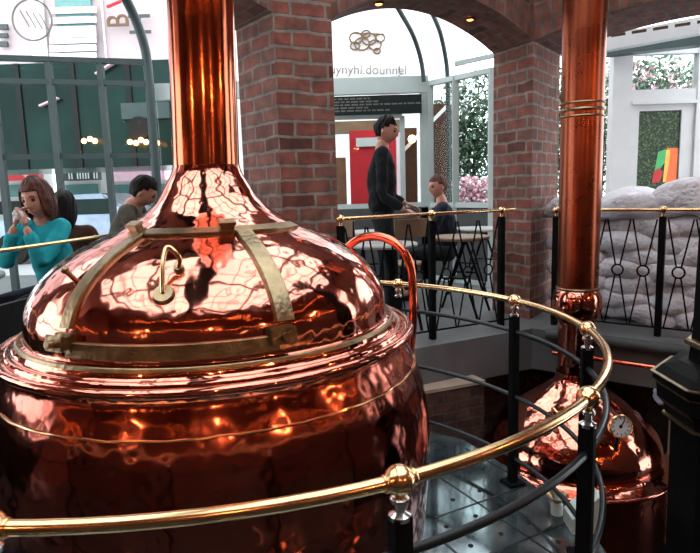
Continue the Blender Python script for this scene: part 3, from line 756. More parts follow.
# curved ribs overhead
for (a0, a1, a2, a3, lab) in (((398, 8), (413, 35), (421, 60), (424, 82), 'thin curved roof rib meeting the post right of the black sign'), ((430, 8), (440, 32), (446, 60), (448, 84), 'thin curved roof rib above the tall panes right of the black sign')):
    Yk = 7.65; pts = []
    for (px, py), yy in zip((a3, a2, a1, a0), (Yk, Yk-.05, Yk-.25, Yk-.8)): pts.append(ray(px, py, yy))
    e = pts[-1]+(pts[-1]-pts[-2])*1.0; pts.append(e)
    b = B(); tube(b, smoothprof(pts, 5), .028, 8); o = obj('roof_rib', b, M['frame_grey'], None, loc=pts[0]); tag(o, lab, 'rib')
b = B(); tube(b, [ray(448, 82, 7.6), (ray(448, 82, 7.6).x, 7.6, .42)], .028, 8); o = obj('roof_post', b, M['frame_grey'], None, loc=(ray(448, 82, 7.6).x, 7.6, .42)); tag(o, 'slim grey post under the curved rib beside the seated man', 'post')
# long pale cross beam outside, right of centre
b = B(); bar(b, ray(455, 64, 7.3), ray(497, 55, 7.1), .05); o = obj('roof_purlin', b, M['frame'], None, loc=ray(475, 60, 7.2)); tag(o, 'pale roof purlin crossing behind the right end of the larger arch', 'beam')
# roof slope glass over the terrace, between the arcade and the screens
RG = [(-9, 2.2), (-3.4, 3.2), (-.85, 4.6), (.5, 5.2), (1.7, 6.02), (3.9, 4.4), (9, 2.2)]
b = B()
inner = [b.verts.new((x, y, 3.95)) for x, y in RG]
outer = [b.verts.new((x, y, z)) for x, y, z in ((-9, 6.5, 4.15), (-5.2, 6.75, 4.1), (-2.3, 7.6, 4.1), (.9, 7.75, 4.0), (2.0, 6.9, 4.0), (5.0, 7.3, 4.0), (9, 7.0, 4.0))]
for i in range(6): b.faces.new((inner[i], inner[i+1], outer[i+1], outer[i]))
o = obj('ceiling', b, M['glass_roof'], None, smooth=False); o['kind'] = 'structure'
b = B()
for i in range(7):
    bar(b, inner_co[i] if False else Vector((*RG[i], 3.95)), Vector(((-9, 6.5, 4.15), (-5.2, 6.75, 4.1), (-2.3, 7.6, 4.1), (.9, 7.75, 4.0), (2.0, 6.9, 4.0), (5.0, 7.3, 4.0), (9, 7.0, 4.0))[i]), .06)
struct('trim_2', b, M['frame'])

# white door with transom at right
YD = 7.0
def rx(px, Y=YD): return ray(px, 140, Y).x
def rz_(py, px=655, Y=YD): return ray(px, py, Y).z
b = B()
X = [rx(p) for p in (609, 628, 692, 712)]; Z = [.42, rz_(103), rz_(90), rz_(55), rz_(50)]
box(b, (X[0], YD-.06, .42), (X[1], YD+.06, Z[4])); box(b, (X[2], YD-.06, .42), (X[3], YD+.06, Z[4]))
box(b, (X[1], YD-.05, Z[1]), (X[2], YD+.05, Z[2])); box(b, (X[1], YD-.05, Z[3]), (X[2], YD+.05, Z[4]))
box(b, (X[1], YD-.075, Z[1]-.02), (X[2], YD-.045, Z[1]+.015))
fr = struct('door_1', b, M['white'], loc=(X[0], YD, .42))
def child(name, b, m, par):
    b.transform(Matrix.Translation(-Vector(par.location))); o = obj(name, b, m, None, smooth=False); o.parent = par; return o
# leaf
wx0, wx1, wz0, wz1 = rx(637), rx(679), rz_(200), rz_(111)
b = B(); box(b, (X[1], YD-.03, .43), (wx0, YD+.02, Z[1])); box(b, (wx1, YD-.03, .43), (X[2], YD+.02, Z[1])); box(b, (wx0, YD-.03, wz1), (wx1, YD+.02, Z[1])); box(b, (wx0, YD-.03, .43), (wx1, YD+.02, wz0))
child('door_leaf', b, M['white'], fr)
b = B(); sphere(b, (rx(684), YD-.05, rz_(190)), .025, 12, 8); child('door_handle', b, M['brass_dull'], fr)
b = B(); box(b, (wx0, YD-.008, wz0), (wx1, YD-.002, wz1)); child('leafy_glass', b, M['leaf'], fr)
b = B()
def poly(b, pts, y):
    b.faces.new([b.verts.new((rx(px), y, ray(px, py, YD).z)) for px, py in pts])
b = B(); poly(b, [(667, 148), (678, 148), (678, 198), (667, 198)], YD-.012); child('orange_panel', b, M['orange'], fr)
b = B(); poly(b, [(666, 150), (670, 150), (670, 158), (667, 182), (664, 182)], YD-.014); child('yellow_panel', b, M['yellow'], fr)
b = B(); poly(b, [(658, 152), (666, 149), (667, 160), (660, 170), (655, 172)], YD-.013); child('green_panel', b, M['green'], fr)
b = B(); poly(b, [(654, 172), (660, 168), (664, 172), (661, 182), (653, 183)], YD-.015); child('red_panel', b, M['red'], fr)
b = B(); box(b, (X[1], YD-.004, Z[2]), (X[2], YD+.004, Z[3])); child('transom_glass', b, M['glass'], fr)
# white roof beam with slots above the door
b = B(); a = ray(604, 44, 6.6); c = ray(712, 24, 6.2); bar(b, a, c, .12, .16); o = obj('roof_beam', b, M['white'], None, smooth=False, loc=a); tag(o, 'long white roof beam above the white door', 'beam')
b = B(); a2 = ray(604, 37, 6.4); c2 = ray(712, 20, 6.0)
for k in range(5):
    bar(b, a2.lerp(c2, .07+k*.2), a2.lerp(c2, .07+k*.2+.14), .025); 
o = obj('beam_slots', b, M['wood_d'], None, smooth=False, loc=a2); tag(o, 'row of brown blocks along the top of the white beam', 'block', kind='stuff')
b = B(); bar(b, ray(606, 52, 6.9), ray(712, 40, 6.6), .16, .1); o = obj('grey_gutter', b, M['frame_grey'], None, smooth=False, loc=ray(606, 50, 6.9)); tag(o, 'grey gutter under the white roof beam above the door', 'gutter')

# ------------------------------------------------------------------ outside
b = B(); box(b, (-30, 7.9, .2), (30, 40, .25)); struct('floor', b, M['street'])
# left: dark green glazed building front over a bright street
def Lray(px, py, Y): return ray(px, py, Y)
YB = 12.0
bd = empty('glazed_building', (Lray(80, 100, YB).x, YB, .25), 'dark green glazed upper storey across the street, seen through the left screen', 'building')
b = B(); zt2 = Lray(80, 62, YB).z; zb2 = Lray(80, 168, YB).z
box(b, (-12, YB, zb2), (-3.4, YB+2.5, zt2)); obj('glass_front', b, M['tealglass'], bd, smooth=False)
b = B()
for px in (20, 75, 130): x = Lray(px, 100, YB).x; box(b, (x-.05, YB-.04, zb2), (x+.05, YB, zt2))
obj('mullions', b, M['dark'], bd, smooth=False)
b = B()  # striped awnings, pale
for (xa, za, xb, zb3, w) in ((58, 98, 40, 106, .10), (115, 62, 96, 74, .12)):
    a, c = Lray(xa, za, YB-.1), Lray(xb, zb3, YB-.1); bar(b, a, c, w, .03)
obj('striped_awning', b, M['pink'], bd, smooth=False)
b = B(); p = Lray(120, 103, YB-.12); q2 = Lray(170, 118, YB-.06); box(b, (p.x, YB-.1, q2.z), (q2.x, YB-.02, p.z)); 
obj('pale_blind', b, M['frame_grey'], bd, smooth=False)
b = B(); p = Lray(139, 128, YB-.14); bmesh.ops.create_cone(b, cap_ends=True, segments=24, radius1=.22, radius2=.22, depth=.04, matrix=Matrix.Translation(p) @ Matrix.Rotation(PI/2, 4, 'X')); obj('round_sign', b, M['dark'], bd, smooth=False)
for i, (px, py) in enumerate(((90, 139), (95, 141), (130, 142), (136, 143), (141, 140), (146, 142), (152, 141), (157, 143), (84, 141))):
    b = B(); p = Lray(px, py, YB-.25); sphere(b, p, .05, 10, 8); o = obj('lamp', b, M['bulb'], bd)
# pale building with the big letters
YF = 20.0
fb = empty('pale_building', (Lray(100, 40, YF).x, YF, .25), 'pale pink building with a large upright letter B and a tall window', 'building')
b = B(); box(b, (-30, YF, 4.2), (-2.2, YF+3, 16)); obj('facade', b, M['facade'], fb, smooth=False)
def rect(b, x0, y0, x1, y1, Y, th=.1):
    a, c = Lray(x0, y0, Y), Lray(x1, y1, Y); box(b, (a.x, Y-th, c.z), (c.x, Y, a.z))
for xa_, xb_ in ((24, 50), (98, 108)):
    b = B(); rect(b, xa_, -40, xb_, 62, YF-.02); obj('pilaster', b, M['facade_w'], fb, smooth=False)
wn = B(); rect(wn, 50, -60, 97, 62, YF-.06); wfr = obj('window', wn, M['paleteal'], fb, smooth=False)
b = B(); 
for y in (8, 18, 38, 46, 54): rect(b, 50, y, 97, y+5, YF-.2, .06)
o = obj('window_bars', b, M['facade_w'], None, smooth=False); o.parent = wfr; o.location = -Vector(fb.location)
b = B(); rect(b, 50, 27, 97, 37, YF-.26, .04); o = obj('dark_glass', b, M['street'], None, smooth=False); o.parent = wfr; o.location = -Vector(fb.location)
b = B(); rect(b, 0, 25, 9, 30, YF-.1); rect(b, 0, 34, 9, 38, YF-.1); rect(b, 0, 42, 9, 47, YF-.1); obj('side_window', b, M['frame_grey'], fb, smooth=False)
p = Lray(119, 21, YF-.3); bmx = text_bm('B', 1.0, .03, frame4(p, (0, 0, 1), (-1, 0, 0)) @ Matrix.Diagonal((.75, 1, 1, 1))); obj('letter_sign', bmx, M['ochre'], fb, smooth=False)
b = B(); p = Lray(141, 24, YF-.3); bmx = text_bm('H', 1.0, .02, frame4(p, (0, 0, 1), (-1, 0, 0))); obj('letter_sign', bmx, M['frame_grey'], fb, smooth=False)
b = B(); pcn = Lray(32, 20, YF-.3); r_ = .62
tube(b, [pcn+Vector((r_*math.cos(a*PI/14), 0, r_*math.sin(a*PI/14))) for a in range(-26, 8)], .03, 6)
for k in range(4): a = pcn+Vector((-.35+k*.2, 0, .3-.04*k)); tube(b, [a, a+Vector((.25, 0, -.5))], .02, 6)
obj('emblem', b, M['greyletter'], fb)
b = B(); tube(b, [Lray(107, 7, YF-.4), Lray(121, 1, YF-.4)], .05, 6); obj('red_pole', b, M['red'], fb)
# shops under it
YS = 17.0
def shop(x0, x1, mat, label, sign=None, signmat='facade_w', y0=166, y1=212):
    a, c = Lray(x0, y0, YS), Lray(x1, y1, YS)
    t = empty('shop_front', ((a.x+c.x)/2, YS, .25), label, 'shop')
    b = B(); box(b, (a.x, YS, .25), (c.x, YS+.6, 4.2)); obj('front_wall', b, M['facade_w'], t, smooth=False)
    b = B(); rect(b, x0+2, y0+5, x1-2, y0+14, YS-.05, .3); obj('fascia', b, mat, t, smooth=False)
    b = B(); rect(b, x0+4, y0+19, x1-4, y0+40, YS-.02, .05); obj('shop_window', b, M['paleteal'], t, smooth=False)
    if sign:
        p = Lray((x0+x1)/2, y0+9.5, YS-.42); obj('lettering', text_bm(sign, .30, .01, frame4(p, (1, 0, 0), (0, 0, 1))), M[signmat], t, smooth=False)
    return t
shop(-40, 4, M['street'], 'grey shop front at the far left edge beyond the street')
shop(5, 46, M['red'], 'shop front with a red sign behind the woman in teal', '+')
shop(62, 104, M['frame_grey'], 'shop front with a grey sign and pale writing between two mullions', 'II IIIII II')
shop(108, 170, M['pink'], 'shop front with a pink fascia behind the man in olive')
# parked cars on the street
def car(px, Y, mat, label, rz=0):
    p = Lray(px, 200, Y); t = empty('parked_car', (p.x, Y, .25), label, 'car')
    prof = [(-1.9, .35), (-1.95, .7), (-1.7, .9), (-1.0, 1.0), (-.55, 1.42), (.75, 1.45), (1.35, 1.02), (1.9, .9), (2.0, .55), (1.95, .35)]
    b = B(); a = [b.verts.new((x, -.8, z)) for x, z in prof]; c = [b.verts.new((x, .8, z)) for x, z in prof]
    b.faces.new(a); b.faces.new(list(reversed(c)))
    for i in range(len(prof)): j = (i+1) % len(prof); b.faces.new((a[i], c[i], c[j], a[j]))
    bmesh.ops.recalc_face_normals(b, faces=b.faces[:]); bmesh.ops.bevel(b, geom=b.edges[:], offset=.05, segments=2, affect='EDGES')
    obj('car_body', b, mat, t, world=False)
    b = B(); box(b, (-.75, -.815, 1.02), (1.0, -.80, 1.34)); obj('side_window', b, M['tealglass'], t, smooth=False, world=False)
    for x in (-1.25, 1.3):
        b = B(); bmesh.ops.create_cone(b, cap_ends=True, segments=24, radius1=.33, radius2=.33, depth=.2, matrix=Matrix.Translation((x, -.75, .33)) @ Matrix.Rotation(PI/2, 4, 'X')); obj('wheel', b, M['dark'], t, world=False)
car(84, 13.3, pbr('blue grey car paint', (.30, .36, .48), .25, .2), 'blue grey parked car between the mullions behind the seated people')
car(20, 15.4, M['white'], 'white parked car behind the woman in the teal shirt')
# centre: bright building with pale writing seen through the arch
YC = 13.0
cb = empty('white_building', (0, YC, .25), 'white building with a faded crest and pale writing, above the black sign', 'building')
b = B(); box(b, (-2.4, YC, .25), (2.6, YC+3, 9)); obj('facade', b, M['facade_w'], cb, smooth=False)
p = ray(399, 72, YC-.06); obj('writing_mark', text_bm('!', .34, .008, frame4(p, (1, 0, -.04), (0, 0, 1))), M['greyletter'], cb, smooth=False)
p = ray(365, 70, YC-.06); obj('writing', text_bm('quynyhl.dounnel', .27, .008, frame4(p, (1, 0, -.04), (0, 0, 1))), M['greyletter'], cb, smooth=False)
b = B()
for k, (x, y, r_) in enumerate(((356, 38, .14), (362, 44, .16), (369, 39, .15), (375, 45, .13), (355, 46, .10), (380, 38, .10), (366, 34, .09), (377, 51, .07))):
    pp = ray(x, y, YC-.05); tube(b, [pp+Vector((r_*math.cos(a*PI/5), 0, r_*math.sin(a*PI/5)*.8)) for a in range(10)], .018, 5, closed=True)
tube(b, [ray(352, 33, YC-.05), ray(384, 34, YC-.05)], .015, 5)
obj('crest', b, M['ochre'], cb)
b = B(); rect(b, 380, 94, 402, 250, YC-.02, .1); obj('pink_door', b, M['facade'], cb, smooth=False)
# interior seen through the shop window: red panel, pale shelf, warm lamp
si = empty('display_cabinet', (.1, 8.6, .25), 'red cabinet with a white notice seen through the shop window behind the standing man', 'cabinet')
b = B(); a, c = ray(349, 131, 8.6), ray(399, 300, 8.6); box(b, (a.x, 8.6, .25), (c.x, 8.9, a.z)); obj('carcass', b, M['red'], si, smooth=False)
b = B(); a, c = ray(356, 138, 8.56), ray(378, 146, 8.56); box(b, (a.x, 8.57, c.z), (c.x, 8.59, a.z)); obj('notice', b, M['white'], si, smooth=False)
b = B(); a, c = ray(333, 122, 8.75), ray(402, 131, 8.75); box(b, (a.x, 8.7, c.z), (c.x, 9.0, a.z)); obj('top_board', b, M['wood'], si, smooth=False)
si2 = empty('brown_stall', (1.3, 9.2, .25), 'dark brick-red stall behind the tall pane right of the shop window', 'stall')
b = B(); a, c = ray(404, 128, 9.2), ray(419, 300, 9.2); box(b, (a.x, 9.2, .25), (c.x, 9.5, a.z)); obj('left_board', b, M['brown'], si2, smooth=False)
b = B(); a, c = ray(429, 104, 9.3), ray(452, 300, 9.3); box(b, (a.x, 9.3, .25), (c.x, 9.6, a.z)); obj('right_board', b, M['brown'], si2, smooth=False)
b = B(); bar(b, ray(404, 150, 9.1), ray(455, 98, 9.1), .05); obj('brace', b, M['facade_w'], si2, smooth=False)
b = B(); sphere(b, ray(412, 139, 9.05), .06, 12, 8); obj('lamp', b, M['warmlamp'], si2)
b = B(); a, c = ray(326, 158, 8.9), ray(350, 300, 8.9); box(b, (a.x, 8.9, .25), (c.x, 9.1, a.z)); o = obj('tan_counter', b, M['wood'], None, smooth=False, loc=(a.x, 8.9, .25)); tag(o, 'tan counter inside the shop window, left of the red cabinet', 'counter')
# foliage outside
def shrub(name, c, r, mats, label, cat, n=900, leaf=.07, seed=1, sq=(1, .5, 1)):
    rg = random.Random(seed); b = B()
    for i in range(n):
        while True:
            q = Vector((rg.uniform(-1, 1), rg.uniform(-1, 1), rg.uniform(-1, 1)))
            if q.length < 1: break
        q = q*(.55+.45*q.length); p = Vector(c)+Vector((q.x*r*sq[0], q.y*r*sq[1], q.z*r*sq[2]))
        d = Vector((rg.gauss(0, 1), rg.gauss(0, 1), rg.gauss(0, 1))).normalized(); e = d.cross(Vector((rg.gauss(0, 1), rg.gauss(0, 1), rg.gauss(0, 1)))).normalized()
        s = leaf*rg.uniform(.6, 1.3)
        f = b.faces.new([b.verts.new(p+v) for v in (-d*s, e*s*.4, d*s, -e*s*.4)]); f.material_index = 1 if rg.random() < .3 and len(mats) > 1 else 0
    t = empty(name, (c[0], c[1], .25), label, cat)
    obj('foliage', b, mats, t, smooth=False)
    b = B(); tube(b, [(c[0], c[1], .25), (c[0]+.05, c[1], c[2])], [.06, .03], 8); obj('stem', b, M['wood_d'], t)
p = ray(475, 130, 9.0); shrub('leafy_tree', (p.x+.25, 10.4, p.z-.1), 1.1, [M['leaf'], M['leaf2']], 'dark green leafy tree behind the right pane of the larger arch', 'tree', 4200, .06, 2, (.75, .6, 1.1))
p = ray(478, 192, 8.6); b = B(); rg = random.Random(5)
for i in range(260):
    q = Vector((rg.uniform(-.3, .3), rg.uniform(-.15, .15), rg.uniform(-.22, .2)))+Vector((p.x, 8.5, p.z)); sphere(b, q, rg.uniform(.018, .04), 6, 4)
o = obj('flower_bed', b, [M['flower']], None, loc=(p.x, 8.5, .25)); tag(o, 'pink and white flowers massed below the leafy tree', 'flowers', kind='stuff')
p = ray(565, 140, 9.5); shrub('leafy_tree', (p.x, 9.6, p.z), 1.1, [M['leaf2'], M['leaf']], 'pale green shrub between the middle pillar and the copper column', 'tree', 3000, .06, 3, (.6, .4, 1.3))
p = ray(606, 130, 9.5); shrub('leafy_tree', (p.x+.3, 10.4, p.z+.1), 1.0, [M['leaf2'], M['leaf']], 'pale green shrub between the copper column and the white door', 'tree', 2200, .06, 4, (.5, .4, 1.3))
p = ray(660, 75, 11); b = B(); rg = random.Random(8)
shrub('leafy_tree', (p.x, 11.3, p.z-.1), 1.1, [M['leaf2'], M['flower']], 'pale foliage seen through the glass above the white door', 'tree', 1500, .07, 6, (1, .4, .45))

# ------------------------------------------------------------------ surroundings behind the camera
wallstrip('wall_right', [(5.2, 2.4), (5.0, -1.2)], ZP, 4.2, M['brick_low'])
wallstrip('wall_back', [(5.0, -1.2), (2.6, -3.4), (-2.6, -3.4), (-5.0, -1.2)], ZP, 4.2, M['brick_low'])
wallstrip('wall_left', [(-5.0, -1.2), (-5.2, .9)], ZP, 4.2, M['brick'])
# ceiling: dark soffit with a big glazed rooflight over the kettles
RL = [(-3.9, .2), (-3.3, 3.1), (-1.0, 4.1), (.3, 4.8), (1.6, 4.9), (2.9, 3.3), (2.7, .4), (.6, -.9), (-2.0, -.7)]
OUT = [(-9, .2), (-9, 2.2), (-3.0, 4.35), (.2, 5.65), (1.75, 6.1), (4.2, 4.4), (9, 2.3), (9, -3.6), (-9, -3.6)]
b = B(); iv = [b.verts.new((x, y, 4.0)) for x, y in RL]; ov = [b.verts.new((x, y, 4.0)) for x, y in OUT]
order = OUT
for i in range(9):
    j = (i+1) % 9; b.faces.new((iv[i], iv[j], ov[j], ov[i]))
b.normal_update()
r_ = bmesh.ops.extrude_face_region(b, geom=b.faces[:]); bmesh.ops.translate(b, verts=[v for v in r_['geom'] if isinstance(v, bmesh.types.BMVert)], vec=(0, 0, .1))
bmesh.ops.recalc_face_normals(b, faces=b.faces[:]); struct('ceiling', b, M['ceiling'])
# lantern: frame bars and glass
b = B(); 
for k in range(-9, 10):
    x = -.5+k*.42; ys = []
    def inside(x, y):
        n = len(RL); c = False
        for i in range(n):
            (x1, y1), (x2, y2) = RL[i], RL[i-1]
            if (y1 > y) != (y2 > y) and x < (x2-x1)*(y-y1)/(y2-y1)+x1: c = not c
        return c
    seg = [y/20 for y in range(-40, 120) if inside(x, y/20)]
    if seg: bar(b, (x, seg[0]-.04, 4.06), (x, seg[-1]+.04, 4.06), .035 if k % 3 else .12)
for k in range(0, 9):
    y = -.6+k*.75; seg = [x/20 for x in range(-100, 80) if inside(x/20, y)]
    if seg: bar(b, (seg[0]-.04, y, 4.06), (seg[-1]+.04, y, 4.06), .035 if k % 3 else .14)
bar(b, (-.72, -.9, 4.03), (-.72, 3.2, 4.04), .36, .12)
prism(b, [(-3.3, 3.05), (-.95, 3.1), (-.62, 3.2), (-.70, 4.3), (-1.0, 4.1)], 3.98, 4.1)
fr = struct('window_4', b, M['dark'])
b = B(); f = b.faces.new([b.verts.new((x, y, 4.09)) for x, y in RL]); gl = obj('glass_pane', b, M['glass_roof'], None, smooth=False); gl.parent = fr
# string lights behind the camera, then added pendant and wall lamps
def bulb_string(p0, p1, sag, n, label, mat='bulb', r=.022):
    p0, p1 = Vector(p0), Vector(p1); t = empty('string_light', p0, label, 'light')
    pts = [p0.lerp(p1, i/40)-Vector((0, 0, sag*(1-(2*i/40-1)**2))) for i in range(41)]
    b = B(); tube(b, pts, .005, 6); obj('cable', b, M['dark'], t)
    for i in range(n):
        f = (i+.5)/n; q = p0.lerp(p1, f)-Vector((0, 0, sag*(1-(2*f-1)**2)+.035)); b = B(); sphere(b, q, r, 10, 8); obj('bulb', b, M[mat], t)
bulb_string((-4.6, -1.5, 3.1), (0, -3.2, 3.3), .35, 14, 'string of warm bulbs along the left part of the back wall')
bulb_string((0, -3.2, 3.3), (4.6, -1.4, 3.0), .3, 16, 'string of warm bulbs along the right part of the back wall')
bulb_string((4.8, -1.1, 2.7), (4.95, 2.2, 2.8), .2, 14, 'string of warm bulbs along the right brick wall')
bulb_string((-4.8, -1.0, 2.3), (-4.95, .8, 2.4), .15, 8, 'string of warm bulbs along the left brick wall')
bulb_string((-3.4, -1.0, 3.75), (2.7, -1.2, 3.75), .2, 16, 'string of warm bulbs under the near edge of the rooflight')
bulb_string((3.2, -.2, 3.7), (3.4, 3.0, 3.7), .2, 10, 'string of warm bulbs under the right edge of the rooflight')
for lx, ly, lz, pw, nm in ((-2.8, -1.9, 2.9, 45, 'orange pendant lamp over the left end of the bar'), (0.3, -2.0, 2.9, 45, 'orange pendant lamp over the middle of the bar'), (2.9, -1.8, 2.9, 45, 'orange pendant lamp over the right end of the bar'), (4.1, 1.0, 2.9, 35, 'orange pendant lamp by the right brick wall')):
    t = empty('pendant_lamp', (lx, ly, lz), nm, 'lamp')  # added lamps that warm the ceiling and walls mirrored in the copper
    b = B(); lathe(b, [(.012, .12), (.05, .10), (.15, -.02), (.145, -.02), (.045, .085), (.012, .10)], (lx, ly, lz), 28, cap=False); obj('shade', b, M['copper_pipe'], t)
    b = B(); tube(b, [(lx, ly, lz+.1), (lx, ly, 3.98)], .006, 6); obj('cord', b, M['dark'], t)
    b = B(); sphere(b, (lx, ly, lz+.0), .045, 16, 10); obj('bulb', b, M['bulb'], t)
    li = bpy.data.lights.new('pendant_light', 'POINT'); li.energy = pw; li.color = (1, .40, .16); li.shadow_soft_size = .06  # added warm light below the shade
    lo = bpy.data.objects.new('pendant_light', li); lo.location = (0, 0, -.11); COL.objects.link(lo); lo.parent = t
rg = random.Random(11)
for k, (x, y) in enumerate(((2.2, -3.1), (3.3, -2.4), (-3.2, -2.4), (4.7, .4))):
    p = Vector((x, y, 2.2)); t = empty('wall_lamp', p, ['glowing orange wall lamp right of the middle of the back wall', 'glowing orange wall lamp at the right corner behind the viewer', 'glowing orange wall lamp at the left corner behind the viewer', 'glowing orange wall lamp on the right brick wall'][k], 'lamp')
    b = B(); lathe(b, [(.03, .1), (.09, -.08), (.085, -.08), (.0, .06)], p, 20, cap=False); obj('shade', b, M['warmlamp'], t)  # added glowing shade, there to show up in the copper
# added bar counter behind the camera, something for the copper to reflect
t = empty('bar_counter', (0, -2.7, 0), 'long dark wooden bar counter along the back wall', 'counter')
b = B(); box(b, (-2.2, -3.1, 0), (2.2, -2.6, 1.05)); obj('front', b, M['wood_d'], t, smooth=False)
b = B(); box(b, (-2.3, -3.15, 1.05), (2.3, -2.5, 1.1), bev=.01); obj('worktop', b, M['wood'], t, smooth=False)

# ------------------------------------------------------------------ furniture on the terrace
def cafe_table(x, y, label, top='marble', r=.33, h=.74, rz=0, cat='table'):
    t = empty('cafe_table', (x, y, .42), label, 'table', None, rz)
    b = B(); lathe(b, [(0, h), (r, h), (r+.006, h-.012), (r, h-.028), (0, h-.028)], (0, 0, 0), 40, cap=False); obj('tabletop', b, M[top], t, world=False)
    for sgn in (-1, 1):
        b = B()
        for k in (-1, 1): tube(b, [(sgn*.2, 0, h-.03), (sgn*.22, k*.24, 0)], .013, 8)
        tube(b, [(sgn*.21, -.12, h*.5), (sgn*.21, .12, h*.5)], .009, 6); obj('trestle', b, M['iron'], t, world=False)
    b = B(); tube(b, [(-.21, 0, h*.5), (.21, 0, h*.5)], .009, 6); obj('stretcher', b, M['iron'], t, world=False)
    return t
def cafe_chair(x, y, rz, label, mat='wood'):
    t = empty('cafe_chair', (x, y, .42), label, 'chair', None, rz)
    b = B(); lathe(b, [(0, .45), (.19, .455), (.20, .44), (.19, .425), (0, .425)], (0, 0, 0), 32, cap=False); obj('seat', b, M[mat], t, world=False)
    for sx in (-1, 1):
        b = B(); tube(b, [(sx*.15, .14, .43), (sx*.18, .19, 0)], .011, 8); obj('leg', b, M['iron'], t, world=False)
        b = B(); tube(b, [(sx*.16, -.20, .88), (sx*.155, -.17, .5), (sx*.15, -.14, .43), (sx*.18, -.21, 0)], .011, 8); obj('leg', b, M['iron'], t, world=False)
    b = B(); pts = [(-.17+.34*i/10, -.20-.035*math.sin(PI*i/10), 0) for i in range(11)]
    for z0, z1 in ((.72, .90),):
        A = [b.verts.new((p[0], p[1]-.008, z0)) for p in pts]; Q = [b.verts.new((p[0], p[1]-.008, z1)) for p in pts]; A2 = [b.verts.new((p[0], p[1]+.01, z0)) for p in pts]; Q2 = [b.verts.new((p[0], p[1]+.01, z1)) for p in pts]
        for i in range(10):
            for f in ((A[i], A[i+1], Q[i+1], Q[i]), (A2[i+1], A2[i], Q2[i], Q2[i+1]), (Q[i], Q[i+1], Q2[i+1], Q2[i]), (A[i+1], A[i], A2[i], A2[i+1])): b.faces.new(f)
        b.faces.new((A[0], Q[0], Q2[0], A2[0])); b.faces.new((A[10], A2[10], Q2[10], Q[10]))
    bmesh.ops.recalc_face_normals(b, faces=b.faces[:]); obj('backrest', b, M[mat], t, world=False)
    return t
cafe_table(.30, 5.02, 'round pale cafe table in front of the standing man', rz=.4, r=.28)
cafe_table(1.03, 5.52, 'round tan wooden cafe table behind the middle of the terrace railing', 'wood', .28, rz=1.1)
cafe_table(.25, 6.55, 'round pale cafe table before the seated man in dark blue', rz=.2, r=.3)
cafe_table(1.42, 6.55, 'round pale cafe table beside the middle brick pillar', rz=.9, r=.3)
cafe_chair(.55, 5.98, .3, 'tan cafe chair with its back to the railing, left of the tan table')
cafe_chair(-.15, 5.9, 2.9, 'tan cafe chair left of the standing man')
# table and chair by the woman on the left
cafe_table(-2.55, 3.62, 'round white cafe table in front of the woman in teal', 'marble', .36, rz=.7)
cafe_chair(-2.95, 4.35, -1.9, 'dark wooden chair at the left edge behind the white table', 'wood_d')
cafe_table(-2.3, 5.75, 'pale cafe table between the man in olive and the dark-haired guest', 'marble', .33, rz=.5)

# ------------------------------------------------------------------ people
def evalmesh(o):
    dg = bpy.context.evaluated_depsgraph_get(); dg.update(); return bpy.data.meshes.new_from_object(o.evaluated_get(dg))
def skinned(chains, sub=2):
    """chains: lists of (point, radius); chains start on an existing point to branch"""
    verts, edges, rad = [], [], []
    def vid(p, r):
        for i, v in enumerate(verts):
            if (Vector(v)-Vector(p)).length < 1e-4: return i
        verts.append(tuple(p)); rad.append(r); return len(verts)-1
    for ch in chains:
        ids = [vid(p, r) for p, r in ch]
        edges += [(a, c) for a, c in zip(ids, ids[1:]) if a != c]
    me = bpy.data.meshes.new('sk'); me.from_pydata(verts, edges, []); o = bpy.data.objects.new('sk', me); COL.objects.link(o)
    sm = o.modifiers.new('skin', 'SKIN'); ss = o.modifiers.new('s', 'SUBSURF'); ss.levels = sub; ss.render_levels = sub
    if not me.skin_vertices: me.skin_vertices.new()
    for i, r in enumerate(rad):
        rr = r if isinstance(r, tuple) else (r, r); me.skin_vertices[0].data[i].radius = rr; me.skin_vertices[0].data[i].use_root = (i == 0)
    m2 = evalmesh(o); bpy.data.objects.remove(o); b = B(); b.from_mesh(m2); bpy.data.meshes.remove(m2); return b
def merge(bms, vox):
    me = bpy.data.meshes.new('mg'); b = B()
    for x in bms:
        t = bpy.data.meshes.new('t'); x.to_mesh(t); x.free(); b.from_mesh(t); bpy.data.meshes.remove(t)
    b.to_mesh(me); b.free(); o = bpy.data.objects.new('mg', me); COL.objects.link(o)
    r = o.modifiers.new('r', 'REMESH'); r.mode = 'VOXEL'; r.voxel_size = vox
    s = o.modifiers.new('s', 'SMOOTH'); s.iterations = 2; s.factor = .5
    m2 = evalmesh(o); bpy.data.objects.remove(o); b = B(); b.from_mesh(m2); bpy.data.meshes.remove(m2); return b
